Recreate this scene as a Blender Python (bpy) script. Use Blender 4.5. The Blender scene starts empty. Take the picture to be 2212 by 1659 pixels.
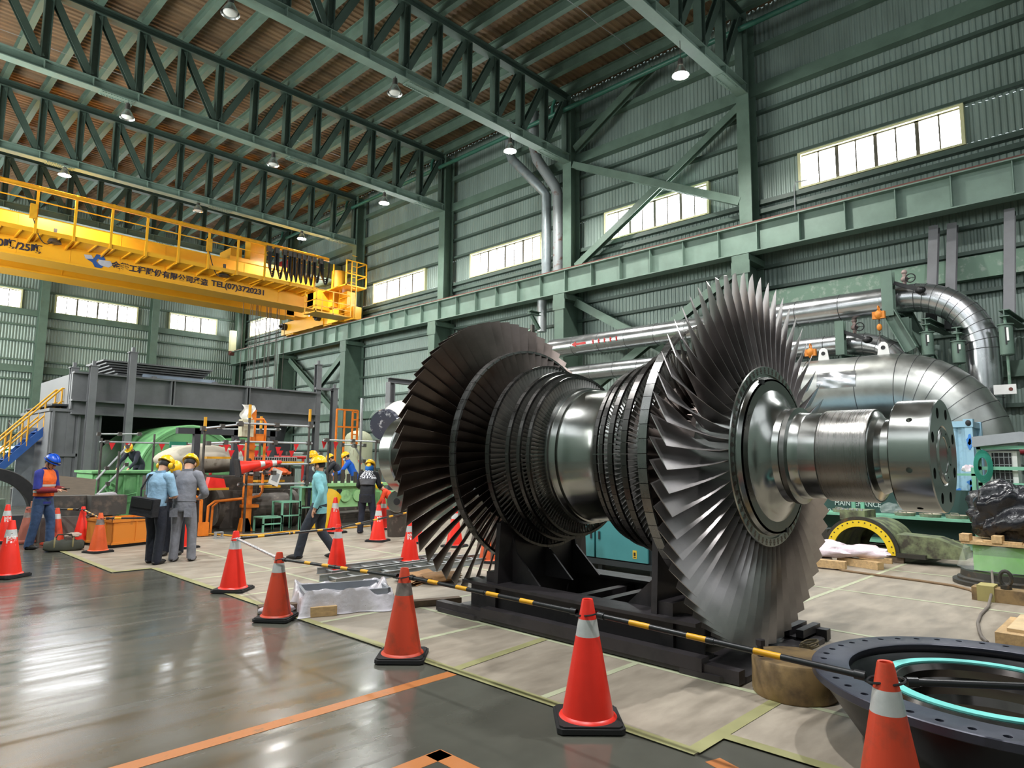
import bpy, bmesh, math, random
from mathutils import Vector as V, Matrix
random.seed(7)
PI = math.pi
sc = bpy.context.scene
col = sc.collection
# ---------------------------------------------------------------- camera
F, CX, CY, EYE = 1447.4, 1106.0, 829.5, 1.7
YAW, PIT, ROL = [math.radians(a) for a in (45.778, 6.538, 0.550)]
cf = V((math.sin(YAW)*math.cos(PIT), math.cos(YAW)*math.cos(PIT), math.sin(PIT)))
r0 = V((math.cos(YAW), -math.sin(YAW), 0)); u0 = r0.cross(cf)
cr = r0*math.cos(ROL)+u0*math.sin(ROL); cu = -r0*math.sin(ROL)+u0*math.cos(ROL)
cam = bpy.data.cameras.new('camera'); co = bpy.data.objects.new('camera', cam); col.objects.link(co)
co.matrix_world = Matrix(((cr.x, cu.x, -cf.x, 0), (cr.y, cu.y, -cf.y, 0), (cr.z, cu.z, -cf.z, EYE), (0, 0, 0, 1)))
cam.sensor_width = 36; cam.lens = F/2212*36; cam.clip_start = 0.05; cam.clip_end = 300
sc.camera = co
OO = V((0, 0, EYE))
def ray(x, y): return cf+cr*((x-CX)/F)-cu*((y-CY)/F)
def G(x, y, z=0.0):
    d = ray(x, y); return OO+d*((z-EYE)/d.z)
def PX(x, y, X):
    d = ray(x, y); return OO+d*(X/d.x)
def PY(x, y, Y):
    d = ray(x, y); return OO+d*(Y/d.y)
# ---------------------------------------------------------------- view, world, big lights
sc.view_settings.view_transform = 'Standard'; sc.view_settings.look = 'None'
sc.view_settings.gamma = 1; sc.view_settings.use_curve_mapping = False
sc.view_settings.exposure = 0.24
cy = sc.cycles
cy.use_denoising = True; cy.max_bounces = 7; cy.diffuse_bounces = 4; cy.glossy_bounces = 4
cy.transmission_bounces = 4; cy.transparent_max_bounces = 8; cy.sample_clamp_indirect = 6; cy.caustics_reflective = False; cy.caustics_refractive = False
W = bpy.data.worlds.new('overcast_sky'); sc.world = W; W.use_nodes = True
bg = W.node_tree.nodes['Background']; bg.inputs[0].default_value = (0.86, 0.93, 1, 1); bg.inputs[1].default_value = 1.6
def area(name, loc, rot, sx, sy, power, c=(1, 1, 1)):
    l = bpy.data.lights.new(name, 'AREA'); l.shape = 'RECTANGLE'; l.size = sx; l.size_y = sy; l.energy = power; l.color = c
    o = bpy.data.objects.new(name, l); o.location = loc; o.rotation_euler = rot; col.objects.link(o); return o
WIN_E = 20.0; FILL_E = 1.5
# ---------------------------------------------------------------- materials
def lin(c):
    c = c/255.0; return c/12.92 if c <= .04045 else ((c+.055)/1.055)**2.4
def rgb(c): return (lin(c[0]), lin(c[1]), lin(c[2]), 1)
def M(name, c, rough=.5, metal=0.0, var=.12, sc_=3.0, bump=0.0, bsc=30.0, c2=None, cov=.5, sharp=.12, spec=.5, emit=0, alpha=1, trans=0, aniso=0, stretch=(1, 1, 1)):
    m = bpy.data.materials.new(name); m.use_nodes = True; t = m.node_tree; n = t.nodes; L = t.links
    p = n['Principled BSDF']; p.inputs['Roughness'].default_value = rough; p.inputs['Metallic'].default_value = metal
    p.inputs['Specular IOR Level'].default_value = spec
    base = rgb(c)
    if emit:
        p.inputs['Base Color'].default_value = base; p.inputs['Emission Color'].default_value = base; p.inputs['Emission Strength'].default_value = emit; return m
    tc = n.new('ShaderNodeTexCoord'); mp = n.new('ShaderNodeMapping'); mp.inputs['Scale'].default_value = stretch
    L.new(tc.outputs['Object'], mp.inputs[0])
    nz = n.new('ShaderNodeTexNoise'); nz.inputs['Scale'].default_value = sc_; nz.inputs['Detail'].default_value = 6; nz.inputs['Roughness'].default_value = .62
    L.new(mp.outputs[0], nz.inputs['Vector'])
    r = n.new('ShaderNodeValToRGB'); e = r.color_ramp.elements
    if c2 is None:
        e[0].position = .3; e[1].position = .72
        e[0].color = tuple(base[i]*(1-var*1.6) for i in range(3))+(1,); e[1].color = tuple(min(1, base[i]*(1+var)) for i in range(3))+(1,)
    else:
        b2 = rgb(c2); e[0].position = max(0, cov-sharp); e[1].position = min(1, cov+sharp); e[0].color = b2; e[1].color = base
    L.new(nz.outputs['Fac'], r.inputs[0]); L.new(r.outputs[0], p.inputs['Base Color'])
    ro = n.new('ShaderNodeMapRange'); ro.inputs[1].default_value = .25; ro.inputs[2].default_value = .75
    ro.inputs[3].default_value = max(.02, rough*.8); ro.inputs[4].default_value = min(1, rough*1.25)
    L.new(nz.outputs['Fac'], ro.inputs[0]); L.new(ro.outputs[0], p.inputs['Roughness'])
    if bump:
        b = n.new('ShaderNodeTexNoise'); b.inputs['Scale'].default_value = bsc; b.inputs['Detail'].default_value = 4
        L.new(mp.outputs[0], b.inputs['Vector'])
        bn = n.new('ShaderNodeBump'); bn.inputs['Strength'].default_value = min(1, bump); bn.inputs['Distance'].default_value = .02
        L.new(b.outputs['Fac'], bn.inputs['Height']); L.new(bn.outputs[0], p.inputs['Normal'])
    if aniso: p.inputs['Anisotropic'].default_value = aniso
    if alpha < 1: p.inputs['Alpha'].default_value = alpha
    if trans: p.inputs['Transmission Weight'].default_value = trans
    return m
m_wall = M('wall_sheet', (140, 157, 149), .42, .15, .12, 1.2, stretch=(1, 1, .25))
m_green = M('painted_green_steel', (94, 116, 103), .48, 0, .13, 2.2, c2=None)
m_dgreen = M('dark_green_steel', (71, 89, 80), .5, 0, .14, 2.0)
m_beam = M('crane_beam_green', (116, 138, 126), .5, 0, .12, 1.4)
m_worn = M('worn_green_paint', (106, 134, 116), .55, 0, .1, 5, c2=(140, 156, 142), cov=.42, sharp=.05)
m_roof = M('stained_roof_sheet', (152, 122, 92), .7, 0, .2, .9, c2=(104, 84, 66), cov=.5, sharp=.2, stretch=(.35, 2.2, 1))
m_rust = M('rusty_rail', (112, 66, 58), .6, .2, .2, 6)
m_cream = M('cream_window_frame', (222, 219, 172), .5, 0, .05)
m_mull = M('window_mullion', (88, 84, 74), .5, 0, .1)
m_yel = M('crane_yellow', (232, 170, 36), .42, 0, .05, .8)
m_dyel = M('orange_yellow_paint', (216, 156, 30), .5, 0, .12, 4)
m_black = M('matt_black', (22, 22, 24), .5, 0, .2)
m_rubber = M('black_rubber', (30, 30, 31), .75, 0, .2, 8)
m_ink = M('lettering_ink', (38, 36, 52), .6, 0, .05)
m_white = M('white_paint', (232, 232, 228), .5, 0, .05)
m_steel = M('galvanised_steel', (172, 176, 178), .4, .5, .12, 5)
m_dsteel = M('dark_scaffold_tube', (88, 84, 80), .5, .5, .25, 6)
m_gsteel = M('grey_primer_steel', (112, 113, 116), .55, .1, .14, 1.6, c2=None)
m_grey = M('mid_grey_paint', (150, 156, 160), .5, 0, .1)
m_red = M('red_paint', (190, 40, 36), .5, 0, .1)
m_blue = M('blue_paint', (38, 82, 150), .45, 0, .12)
m_wood = M('sawn_timber', (196, 164, 118), .7, 0, .18, 5, stretch=(1, 6, 6))
m_dwood = M('dark_old_timber', (104, 88, 72), .8, 0, .25, 5, stretch=(1, 5, 5))
m_lampon = M('lamp_bulb_lit', (255, 252, 240), emit=120)
m_glass_lamp = M('lamp_reflector', (190, 192, 190), .25, .8, .05)
# ---------------------------------------------------------------- mesh builder
class B:
    def __init__(s): s.v = []; s.f = []; s.mi = []; s.cur = 0
    def _a(s, vs, fs):
        o = len(s.v); s.v += [V(p) for p in vs]; s.f += [tuple(i+o for i in f) for f in fs]; s.mi += [s.cur]*len(fs); return s
    def hexa(s, p):   # 8 points: bottom 4 ccw then top 4
        return s._a(p, [(0, 3, 2, 1), (4, 5, 6, 7), (0, 1, 5, 4), (1, 2, 6, 5), (2, 3, 7, 6), (3, 0, 4, 7)])
    def bx(s, x0, y0, z0, x1, y1, z1):
        x0, x1 = sorted((x0, x1)); y0, y1 = sorted((y0, y1)); z0, z1 = sorted((z0, z1))
        return s.hexa([(x0, y0, z0), (x1, y0, z0), (x1, y1, z0), (x0, y1, z0), (x0, y0, z1), (x1, y0, z1), (x1, y1, z1), (x0, y1, z1)])
    def fr(s, p0, p1, up=(0, 0, 1)):
        p0, p1 = V(p0), V(p1); d = (p1-p0).normalized(); up = V(up)
        if abs(d.dot(up)) > .97: up = V((1, 0, 0)) if abs(d.x) < .9 else V((0, 1, 0))
        a = d.cross(up).normalized(); b = a.cross(d).normalized(); return p0, p1, d, a, b
    def beam(s, p0, p1, w, h, up=(0, 0, 1), off=(0, 0)):
        p0, p1, d, a, b = s.fr(p0, p1, up); p0 = p0+a*off[0]+b*off[1]; p1 = p1+a*off[0]+b*off[1]
        c = [(-w/2, -h/2), (w/2, -h/2), (w/2, h/2), (-w/2, h/2)]
        return s._a([p0+a*x+b*y for x, y in c]+[p1+a*x+b*y for x, y in c], [(0, 1, 2, 3), (7, 6, 5, 4), (0, 4, 5, 1), (1, 5, 6, 2), (2, 6, 7, 3), (3, 7, 4, 0)])
    def ib(s, p0, p1, h, w, t=.02, tw=.014, up=(0, 0, 1)):
        s.beam(p0, p1, w, t, up, (0, h/2-t/2)); s.beam(p0, p1, w, t, up, (0, -h/2+t/2)); return s.beam(p0, p1, tw, h-2*t, up)
    def tube(s, pts, r, n=8, cap=True, closed=False):
        pts = [V(p) for p in pts]; N = len(pts); rs = r if isinstance(r, (list, tuple)) else [r]*N
        o = len(s.v); up = None; fs = []
        for i, p in enumerate(pts):
            if closed: d = pts[(i+1) % N]-pts[i-1]
            else: d = pts[min(i+1, N-1)]-pts[max(i-1, 0)]
            d.normalize()
            if up is None:
                up = V((0, 0, 1)) if abs(d.z) < .9 else V((1, 0, 0))
            a = d.cross(up)
            if a.length < 1e-5: a = d.orthogonal()
            a.normalize(); b = a.cross(d); up = b
            for k in range(n):
                t = 2*PI*k/n; s.v.append(p+(a*math.cos(t)+b*math.sin(t))*rs[i])
        for i in range(N if closed else N-1):
            j = (i+1) % N
            for k in range(n):
                k2 = (k+1) % n; fs.append((o+i*n+k, o+i*n+k2, o+j*n+k2, o+j*n+k))
        if cap and not closed: fs += [tuple(o+k for k in range(n))[::-1], tuple(o+(N-1)*n+k for k in range(n))]
        s.f += fs; s.mi += [s.cur]*len(fs); return s
    def cyl(s, p0, p1, r0, r1=None, n=16): return s.tube([p0, p1], [r0, r0 if r1 is None else r1], n)
    def lathe(s, prof, c=(0, 0, 0), ax='Z', n=32, a0=0, a1=2*PI, cap=True):   # prof: (axial, radius)
        c = V(c); o = len(s.v); full = abs(a1-a0-2*PI) < 1e-6; m = n if full else n+1; N = len(prof); fs = []
        for t, r in prof:
            for k in range(m):
                a = a0+(a1-a0)*k/n; x, y = r*math.cos(a), r*math.sin(a)
                s.v.append(c+(V((x, y, t)) if ax == 'Z' else V((x, t, y)) if ax == 'Y' else V((t, x, y))))
        for i in range(N-1):
            for k in range(n):
                k2 = (k+1) % m; f = (o+i*m+k, o+i*m+k2, o+(i+1)*m+k2, o+(i+1)*m+k); fs.append(f if ax != 'Y' else f[::-1])
        if cap and full:
            for i, rev in ((0, 1), (N-1, 0)):
                if prof[i][1] > 1e-4:
                    f = tuple(o+i*m+k for k in range(m)); fs.append(f[::-1] if rev ^ (ax == 'Y') else f)
        s.f += fs; s.mi += [s.cur]*len(fs); return s
    def prism(s, poly, p0, ex, ey, ez):   # polygon in (ex,ey) extruded along ez
        p0, ex, ey, ez = V(p0), V(ex), V(ey), V(ez); n = len(poly)
        vs = [p0+ex*x+ey*y for x, y in poly]; vs += [q+ez for q in vs]
        return s._a(vs, [tuple(range(n))[::-1], tuple(range(n, 2*n))]+[(i, (i+1) % n, (i+1) % n+n, i+n) for i in range(n)])
    def ell(s, c, r, n=14, m=10, f=None):
        c = V(c); r = r if isinstance(r, (tuple, list)) else (r, r, r); o = len(s.v); fs = []
        for i in range(m+1):
            ph = -PI/2+PI*i/m
            for k in range(n):
                t = 2*PI*k/n; q = V((math.cos(ph)*math.cos(t), math.cos(ph)*math.sin(t), math.sin(ph)))
                if f: q = V(f(q))
                s.v.append(c+V((q.x*r[0], q.y*r[1], q.z*r[2])))
        for i in range(m):
            for k in range(n):
                k2 = (k+1) % n; fs.append((o+i*n+k, o+i*n+k2, o+(i+1)*n+k2, o+(i+1)*n+k))
        s.f += fs; s.mi += [s.cur]*len(fs); return s
    def grid(s, fn, nu, nv):
        o = len(s.v)
        for i in range(nu+1):
            for j in range(nv+1): s.v.append(V(fn(i/nu, j/nv)))
        fs = [(o+i*(nv+1)+j, o+(i+1)*(nv+1)+j, o+(i+1)*(nv+1)+j+1, o+i*(nv+1)+j+1) for i in range(nu) for j in range(nv)]
        s.f += fs; s.mi += [s.cur]*len(fs); return s
    def build(s, name, mats, parent=None, smooth=False, local=False, ang=35, wn=False):
        me = bpy.data.meshes.new(name)
        off = V((0, 0, 0)) if (local or parent is None) else wloc(parent)
        me.from_pydata([tuple(p-off) for p in s.v], [], s.f)
        for m in (mats if isinstance(mats, (list, tuple)) else [mats]): me.materials.append(m)
        if any(s.mi): me.polygons.foreach_set('material_index', s.mi)
        bmx = bmesh.new(); bmx.from_mesh(me); bmesh.ops.recalc_face_normals(bmx, faces=bmx.faces); bmx.to_mesh(me); bmx.free()
        if smooth:
            me.polygons.foreach_set('use_smooth', [True]*len(me.polygons)); me.set_sharp_from_angle(angle=math.radians(ang))
        me.update()
        o = bpy.data.objects.new(name, me); col.objects.link(o)
        if parent: o.parent = parent
        return o
def wloc(o):
    p = V((0, 0, 0))
    while o: p = p+o.location; o = o.parent
    return p
def tag(o, label=None, cat=None, group=None, kind=None):
    if label: o['label'] = label
    if cat: o['category'] = cat
    if group: o['group'] = group
    if kind: o['kind'] = kind
    return o
def thing(name, label, cat, loc=(0, 0, 0), group=None, rz=0):
    o = bpy.data.objects.new(name, None); o.empty_display_size = .1; o.location = loc; o.rotation_euler = (0, 0, rz); col.objects.link(o)
    return tag(o, label, cat, group)
def struct(o): o['kind'] = 'structure'; return o
def text(name, body, mat, loc, rot, width, height, parent=None, ext=.002, bold=.012, align='LEFT'):
    c = bpy.data.curves.new(name, 'FONT'); c.body = body; c.size = 1; c.extrude = ext; c.offset = bold; c.align_x = align
    o = bpy.data.objects.new('tmp', c); col.objects.link(o); bpy.context.view_layer.update()
    me = bpy.data.meshes.new_from_object(o.evaluated_get(bpy.context.evaluated_depsgraph_get())); bpy.data.objects.remove(o); me.materials.clear(); me.materials.append(mat)
    xs = [v.co.x for v in me.vertices]; ys = [v.co.y for v in me.vertices]; sx = width/(max(xs)-min(xs)); sy = height/(max(ys)-min(ys)) if height else sx
    for v in me.vertices: v.co = ((v.co.x-min(xs))*sx, (v.co.y-min(ys))*sy, v.co.z)
    o = bpy.data.objects.new(name, me); col.objects.link(o); o.rotation_euler = rot
    if parent: o.parent = parent; o.location = V(loc)-wloc(parent)
    else: o.location = loc
    return o
# ================================================================ building shell
WX, WY, BX, BY, RZ = 20.8, 47.5, -2.8, -9.2, 16.95
YC = [1.5, 9.1, 16.5, 24.3, 31.95, 39.6, 47.15]
WZ0, WZ1 = 10.3, 11.34
RW = [(-4.5, -.25), (3.31, 7.6), (10.76, 15.1), (18.5, 22.92), (26.4, 30.9), (34.1, 38.5), (41.8, 46.2)]
EW = [(2.9, 7.46), (9.2, 13.65), (15.68, 18.74)]
def corr(b, fx, u0, u1, z0, z1, pitch=.15, amp=.022):
    """corrugated sheet standing between u0..u1, z0..z1; fx(u, depth, z) -> point"""
    n = max(1, round((u1-u0)/pitch)); us = []
    for i in range(n):
        for t, d in ((0, 0), (.3, 0), (.5, 1), (.8, 1)): us.append((u0+(u1-u0)*(i+t)/n, d*amp))
    us.append((u1, 0)); o = len(b.v)
    for u, d in us: b.v.append(V(fx(u, d, z0))); b.v.append(V(fx(u, d, z1)))
    k = len(us)-1
    b.f += [(o+2*i, o+2*i+2, o+2*i+3, o+2*i+1) for i in range(k)]; b.mi += [0]*k
def panelled(b, fx, U0, U1, Z0, Z1, holes, z0, z1):
    corr(b, fx, U0, U1, Z0, z0); corr(b, fx, U0, U1, z1, Z1); u = U0
    for a, c in sorted(holes): corr(b, fx, u, a, z0, z1); u = c
    corr(b, fx, u, U1, z0, z1)
# floor
b = B().bx(BX-.2, BY-.2, -.3, WX+.2, WY+.2, 0)
m_floor = M('polished_dark_concrete', (86, 86, 78), .17, 0, .2, .5, bump=.012, bsc=3.0, spec=.75)
t = m_floor.node_tree
wv = t.nodes.new('ShaderNodeTexNoise'); wv.inputs['Scale'].default_value = 1.2; wv.inputs['Detail'].default_value = 5
mp = t.nodes.new('ShaderNodeMapping'); mp.inputs['Scale'].default_value = (.55, 5, 1); mp.inputs['Rotation'].default_value = (0, 0, .05)
tc = [n for n in t.nodes if n.type == 'TEX_COORD'][0]; t.links.new(tc.outputs['Object'], mp.inputs[0]); t.links.new(mp.outputs[0], wv.inputs['Vector'])
mr = t.nodes.new('ShaderNodeMapRange'); mr.inputs[1].default_value = .35; mr.inputs[2].default_value = .7; mr.inputs[3].default_value = .13; mr.inputs[4].default_value = .3
t.links.new(wv.outputs['Fac'], mr.inputs[0]); t.links.new(mr.outputs[0], t.nodes['Principled BSDF'].inputs['Roughness'])
struct(b.build('floor', m_floor))
# laid boards protecting the floor, taped along the joints
m_mat = M('laid_floor_board', (162, 152, 137), .5, 0, .1, 1.6, c2=(126, 117, 104), cov=.46, sharp=.2, stretch=(1, 3, 1), spec=.35)
m_tape = M('joint_tape', (176, 180, 150), .5, 0, .1, 3)
m_tape2 = M('olive_joint_tape', (150, 148, 104), .5, 0, .1, 3)
m_owl = M('worn_orange_line', (176, 112, 64), .4, 0, .12, 8, c2=(110, 90, 66), cov=.36, sharp=.05)
b = B(); b.prism([(3.18, 11.3), (3.72, 11.3), (3.72, 2.1), (4.08, 2.1), (4.14, -1), (16.5, -1), (16.5, 15.0), (3.2, 15.0)], (0, 0, .0), (1, 0, 0), (0, 1, 0), (0, 0, .008))
mat_o = struct(b.build('floor_boards', m_mat))
tb = B(); tb2 = B()
tpn = [0]
def tape(b, x0, y0, x1, y1, w): tpn[0] += 1; z = .0085+.0002*tpn[0]; b.beam((x0, y0, z), (x1, y1, z), w, .001)
for y in (9.9, 8.35, 6.45, 5.2, 3.35): tape(tb, 3.72, y, 14, y, .06)
for x in (5.0, 7.4, 9.8, 12.2, 14.4): tape(tb, x, .5, x, 13, .06)
for x0, y0, x1, y1 in ((3.75, 11.3, 3.75, 2.1), (3.2, 11.32, 3.72, 11.32), (3.21, 15, 3.21, 11.3), (3.75, 2.13, 5.0, 2.13), (4.09, 2.1, 4.15, -1), (3.75, 4.28, 5.0, 4.4)): tape(tb2, x0, y0, x1, y1, .09)
tb.build('pale_tape', m_tape, mat_o); tb2.build('olive_tape', m_tape2, mat_o)
b = B()
for (x0, y0), (x1, y1) in (((-2, 4.24), (3.7, 4.24)), ((.2, 3.15), (2.71, 3.15)), ((2.66, 3.2), (2.66, -1)), ((3.74, 2.0), (3.3, .6))):
    b.beam((x0, y0, .001), (x1, y1, .001), .115, .002)
struct(b.build('floor_markings', m_owl))
# walls
b = B(); panelled(b, lambda u, d, z: (WX+.02-d, u, z), BY, WY, 0, RZ+.1, RW, WZ0, WZ1); wall_r = struct(b.build('wall_right', m_wall))
b = B(); panelled(b, lambda u, d, z: (u, WY+.02-d, z), BX, WX, 0, RZ+.1, EW, WZ0, WZ1)
wall_e = struct(b.build('wall_end', m_wall))
b = B(); panelled(b, lambda u, d, z: (BX+d, u, z), 16.2, WY, 0, RZ+.1, [(18, 30), (31.5, 46)], 5.0, 11.5); panelled(b, lambda u, d, z: (BX+d, u, z), BY, 16.2, 0, RZ+.1, [(-6, 3.6), (4.6, 14.2)], 7.4, 12.2)
wall_l = struct(b.build('wall_left', m_wall))
b = B(); panelled(b, lambda u, d, z: (u, BY+d, z), BX, WX, 0, RZ+.1, [(.5, 8.3), (9.3, 17.1)], 7.6, 12.4)
wall_b = struct(b.build('wall_back', m_wall))
# girts on the walls
g = B(); gb = B()
for z in (13.22, 12.33, 11.46, 7.95, 7.25, 6.2, 5.12, 3.2, 2.2, 1.2): g.bx(20.62, BY, z-.05, 20.79, WY, z+.05)
for z0, z1 in ((13.75, 14.15), (3.9, 4.3), (15.3, 15.5)): gb.bx(20.5, BY, z0, 20.78, WY, z1)
for z in (10.12, 9.82): g.bx(20.6, BY, z-.07, 20.79, WY, z+.07)
g.build('girt', m_dgreen, wall_r); gb.build('girt', m_green, wall_r)
B().bx(20.45, 1.6, 6.5, 20.7, 9, 7.1).build('girt', m_worn, wall_r)
g = B()
for z in (13.2, 12.3, 11.46, 9.32, 8.38, 7.27, 6.15, 5.1, 4.0, 3.0, 2.0, 1.0): g.bx(BX, 47.3, z-.05, WX, 47.49, z+.05)
for z0, z1 in ((9.9, 10.25), (6.55, 6.95)): g.bx(BX, 47.2, z0, WX, 47.48, z1)
g.build('girt', m_green, wall_e)
# windows: lit daylight panes behind mullions
m_pane = M('bright_window_pane', (250, 252, 255), emit=WIN_E)
wn = [0]
def window(fx, u0, u1, npair, parts=True):
    wn[0] += 1; fb = B(); mb = B(); z0, z1 = WZ0, WZ1
    def q(b, a0, a1, za, zb, d0, d1): p, r = V(fx(a0, d0, za)), V(fx(a1, d1, zb)); b.bx(p.x, p.y, p.z, r.x, r.y, r.z)
    for a0, a1, za, zb in ((u0-.06, u1+.06, z1, z1+.09), (u0-.06, u1+.06, z0-.06, z0), (u0-.06, u0+.03, z0, z1), (u1-.03, u1+.06, z0, z1)): q(fb, a0, a1, za, zb, -.14, .1)
    o = struct(fb.build('window_%d' % wn[0], m_cream))
    n = npair*2
    for i in range(1, n): u = u0+(u1-u0)*i/n; w = .05 if i % 2 == 0 else .02; q(mb, u-w, u+w, z0, z1, -.04, .03)
    q(mb, u0, u1, z0, z0+.04, -.04, .03); q(mb, u0, u1, z1-.04, z1, -.04, .03); mb.build('mullion', m_mull, o)
    pb = B(); pb._a([fx(u0, .05, z0), fx(u1, .05, z0), fx(u1, .05, z1), fx(u0, .05, z1)], [(0, 1, 2, 3)]); pb.build('pane', m_pane, o)
for a, c in RW: window(lambda u, d, z: (WX+d, u, z), a, c, 4)
for i, (a, c) in enumerate(EW): window(lambda u, d, z: (u, WY+d, z), a, c, 3 if i == 2 else 4)
m_fillpane = M('fill_light_pane', (244, 249, 255), emit=FILL_E)  # glowing panes on the unseen left and back walls, added as fill light
def fillwin(fx, u0, u1, z0, z1):  # made-up tall window out of view; its pane serves as fill light
    wn[0] += 1; fb = B()
    def q(a0, a1, za, zb): p, r = V(fx(a0, -.08, za)), V(fx(a1, .03, zb)); fb.bx(p.x, p.y, p.z, r.x, r.y, r.z)
    for k in range(9): u = u0+(u1-u0)*k/8; q(u-.05, u+.05, z0, z1)
    for k in range(4): z = z0+(z1-z0)*k/3; q(u0, u1, z-.05, z+.05)
    o = struct(fb.build('window_%d' % wn[0], m_mull)); pb = B(); pb._a([fx(u0, .05, z0), fx(u1, .05, z0), fx(u1, .05, z1), fx(u0, .05, z1)], [(0, 1, 2, 3)]); pb.build('pane', m_fillpane, o)
for a, c in ((-6, 3.6), (4.6, 14.2)): fillwin(lambda u, d, z: (BX-d, u, z), a, c, 7.4, 12.2)
for a, c in ((.5, 8.3), (9.3, 17.1)): fillwin(lambda u, d, z: (u, BY-d, z), a, c, 7.6, 12.4)
m_fillpane = M('far_fill_pane', (246, 250, 246), emit=13)  # stronger unseen panes, added to brighten the far bay
for a, c in ((18, 30), (31.5, 46)): fillwin(lambda u, d, z: (BX-d, u, z), a, c, 5.0, 11.5)
b = B()._a([(1.5, WY-.02, .05), (6.3, WY-.02, .05), (6.3, WY-.02, 1.9), (1.5, WY-.02, 1.9)], [(0, 1, 2, 3)])
struct(b.build('door_1', M('daylit_doorway', (250, 252, 255), emit=3)))
# roof sheets, running down the slope
b = B()
n = 226; L = WY-BY; o = 0
for i in range(n):
    for t_, d in ((0, 0), (.35, 0), (.5, .05), (.85, .05)):
        y = BY+L*(i+t_)/n; b.v.append(V((BX, y, RZ+d))); b.v.append(V((WX, y, RZ+d)))
k = len(b.v)//2-1; b.f = [(2*i, 2*i+1, 2*i+3, 2*i+2) for i in range(k)]; b.mi = [0]*k
roof = struct(b.build('ceiling', m_roof))
TN = [9.2+1.342*k for k in range(-8, 9)]
for x in TN:
    bb = B(); bb.ib((x, BY, 16.7), (x, WY, 16.7), .42, .2, .03, .02); bb.build('purlin', m_green, roof)
bb = B()
for i in range(len(YC)-1):
    y = (YC[i]+YC[i+1])/2; bb.tube([(x_, y+.02*math.sin(x_*3), 16.5) for x_ in [BX+.5*k for k in range(46)]], .012, 5)
bb.build('sag_rod', m_steel, roof)
# columns
def column(y, near=False):
    b = B()
    b.ib((20.28, y, 8.0), (20.28, y, 16.5), .56, .42, .03, .03, up=(1, 0, 0))
    b.ib((20.12, y, 0), (20.12, y, 8.15), 1.2, .46, .035, .03, up=(1, 0, 0))
    b.bx(19.5, y-.28, 7.95, 20.7, y+.28, 8.16); b.bx(19.5, y-.3, 7.55, 19.54, y+.3, 7.95)
    o = struct(b.build('column', m_green)); return o
for y in YC[:-1]: column(y)
b = B(); b.ib((20.28, 47.0, 0), (20.28, 47.0, 16.5), .56, .5, .03, .03, up=(1, 0, 0)); struct(b.build('column', m_green))
for x in (2.6, 8.5, 14.55):
    b = B(); b.ib((x, 46.95, 0), (x, 46.95, 16.9), .6, .42, .03, .03, up=(0, 1, 0)); struct(b.build('column', m_green))
for y in YC:
    b = B(); b.ib((BX+.35, y, 0), (BX+.35, y, 16.5), .56, .42, .03, .03, up=(1, 0, 0)); struct(b.build('column', m_green))
# roof trusses
TL = {9.1: 'green roof truss over the pillar between the two big wall windows', 16.5: 'long green roof truss passing above the bent grey downpipes', 24.3: 'green roof truss crossing the ceiling midway between downpipes and crane', 31.95: 'green roof truss just above the yellow crane railing', 39.6: 'green roof truss behind the yellow crane, half hidden by it'}
for y, lab in TL.items():
    r = thing('roof_truss', lab, 'roof truss', (9.2, y, 13.65), 'roof trusses')
    x0, x1 = BX+.6, 20.0
    b = B(); b.ib((x0, y, 13.82), (x1, y, 13.82), .34, .36, .03, .025)
    for x in TN:
        for s in (-1, 1): b.bx(x-.012, y, 13.68, x+.012, y+s*.17, 13.97)
    for x in (5.9, 12.5, 18.9):
        b.bx(x-.5, y-.19, 13.63, x+.5, y+.19, 13.65)
        for i in range(12):
            for s in (-.12, .12): b.bx(x-.46+i*.083, y+s-.018, 13.6, x-.42+i*.083, y+s+.018, 13.63)
    b.build('bottom_chord', m_beam, r)
    b = B(); b.ib((x0, y, 16.36), (x1, y, 16.36), .3, .34, .03, .025); b.build('top_chord', m_dgreen, r)
    for x in TN:
        b = B(); b.ib((x, y, 13.98), (x, y, 16.22), .24, .26, .02, .016, up=(1, 0, 0)); b.build('vertical_post', m_dgreen, r)
    for k in range(-8, 8):
        xa, xb = 9.2+1.342*k, 9.2+1.342*(k+1)
        b = B()
        if k >= 0: b.ib((xa+.1, y, 14.05), (xb-.1, y, 16.2), .2, .22, .02, .016, up=(0, 1, 0))
        else: b.ib((xa+.1, y, 16.2), (xb-.1, y, 14.05), .2, .22, .02, .016, up=(0, 1, 0))
        b.build('diagonal', m_dgreen, r)
# crane runway beam along the wall
rb = thing('crane_runway_beam', 'long pale green crane runway beam with web stiffeners along corrugated wall', 'runway beam', (19.76, 22, 8.2))
b = B(); b.ib((19.76, -6, 8.65), (19.76, 47.0, 8.65), .92, .44, .035, .03); b.build('girder', m_beam, rb)
b = B(); y = -5.5
while y < 46.8: b.bx(19.57, y-.01, 8.25, 19.74, y+.01, 9.07); y += 1.28
b.build('stiffener', m_beam, rb)
b = B().bx(19.69, -6, 9.11, 19.83, 47, 9.21); b.build('rail', m_rust, rb)
b = B(); b.bx(20.0, -6, 9.06, 20.3, 47, 9.1); b.build('walkway', m_green, rb)
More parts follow.
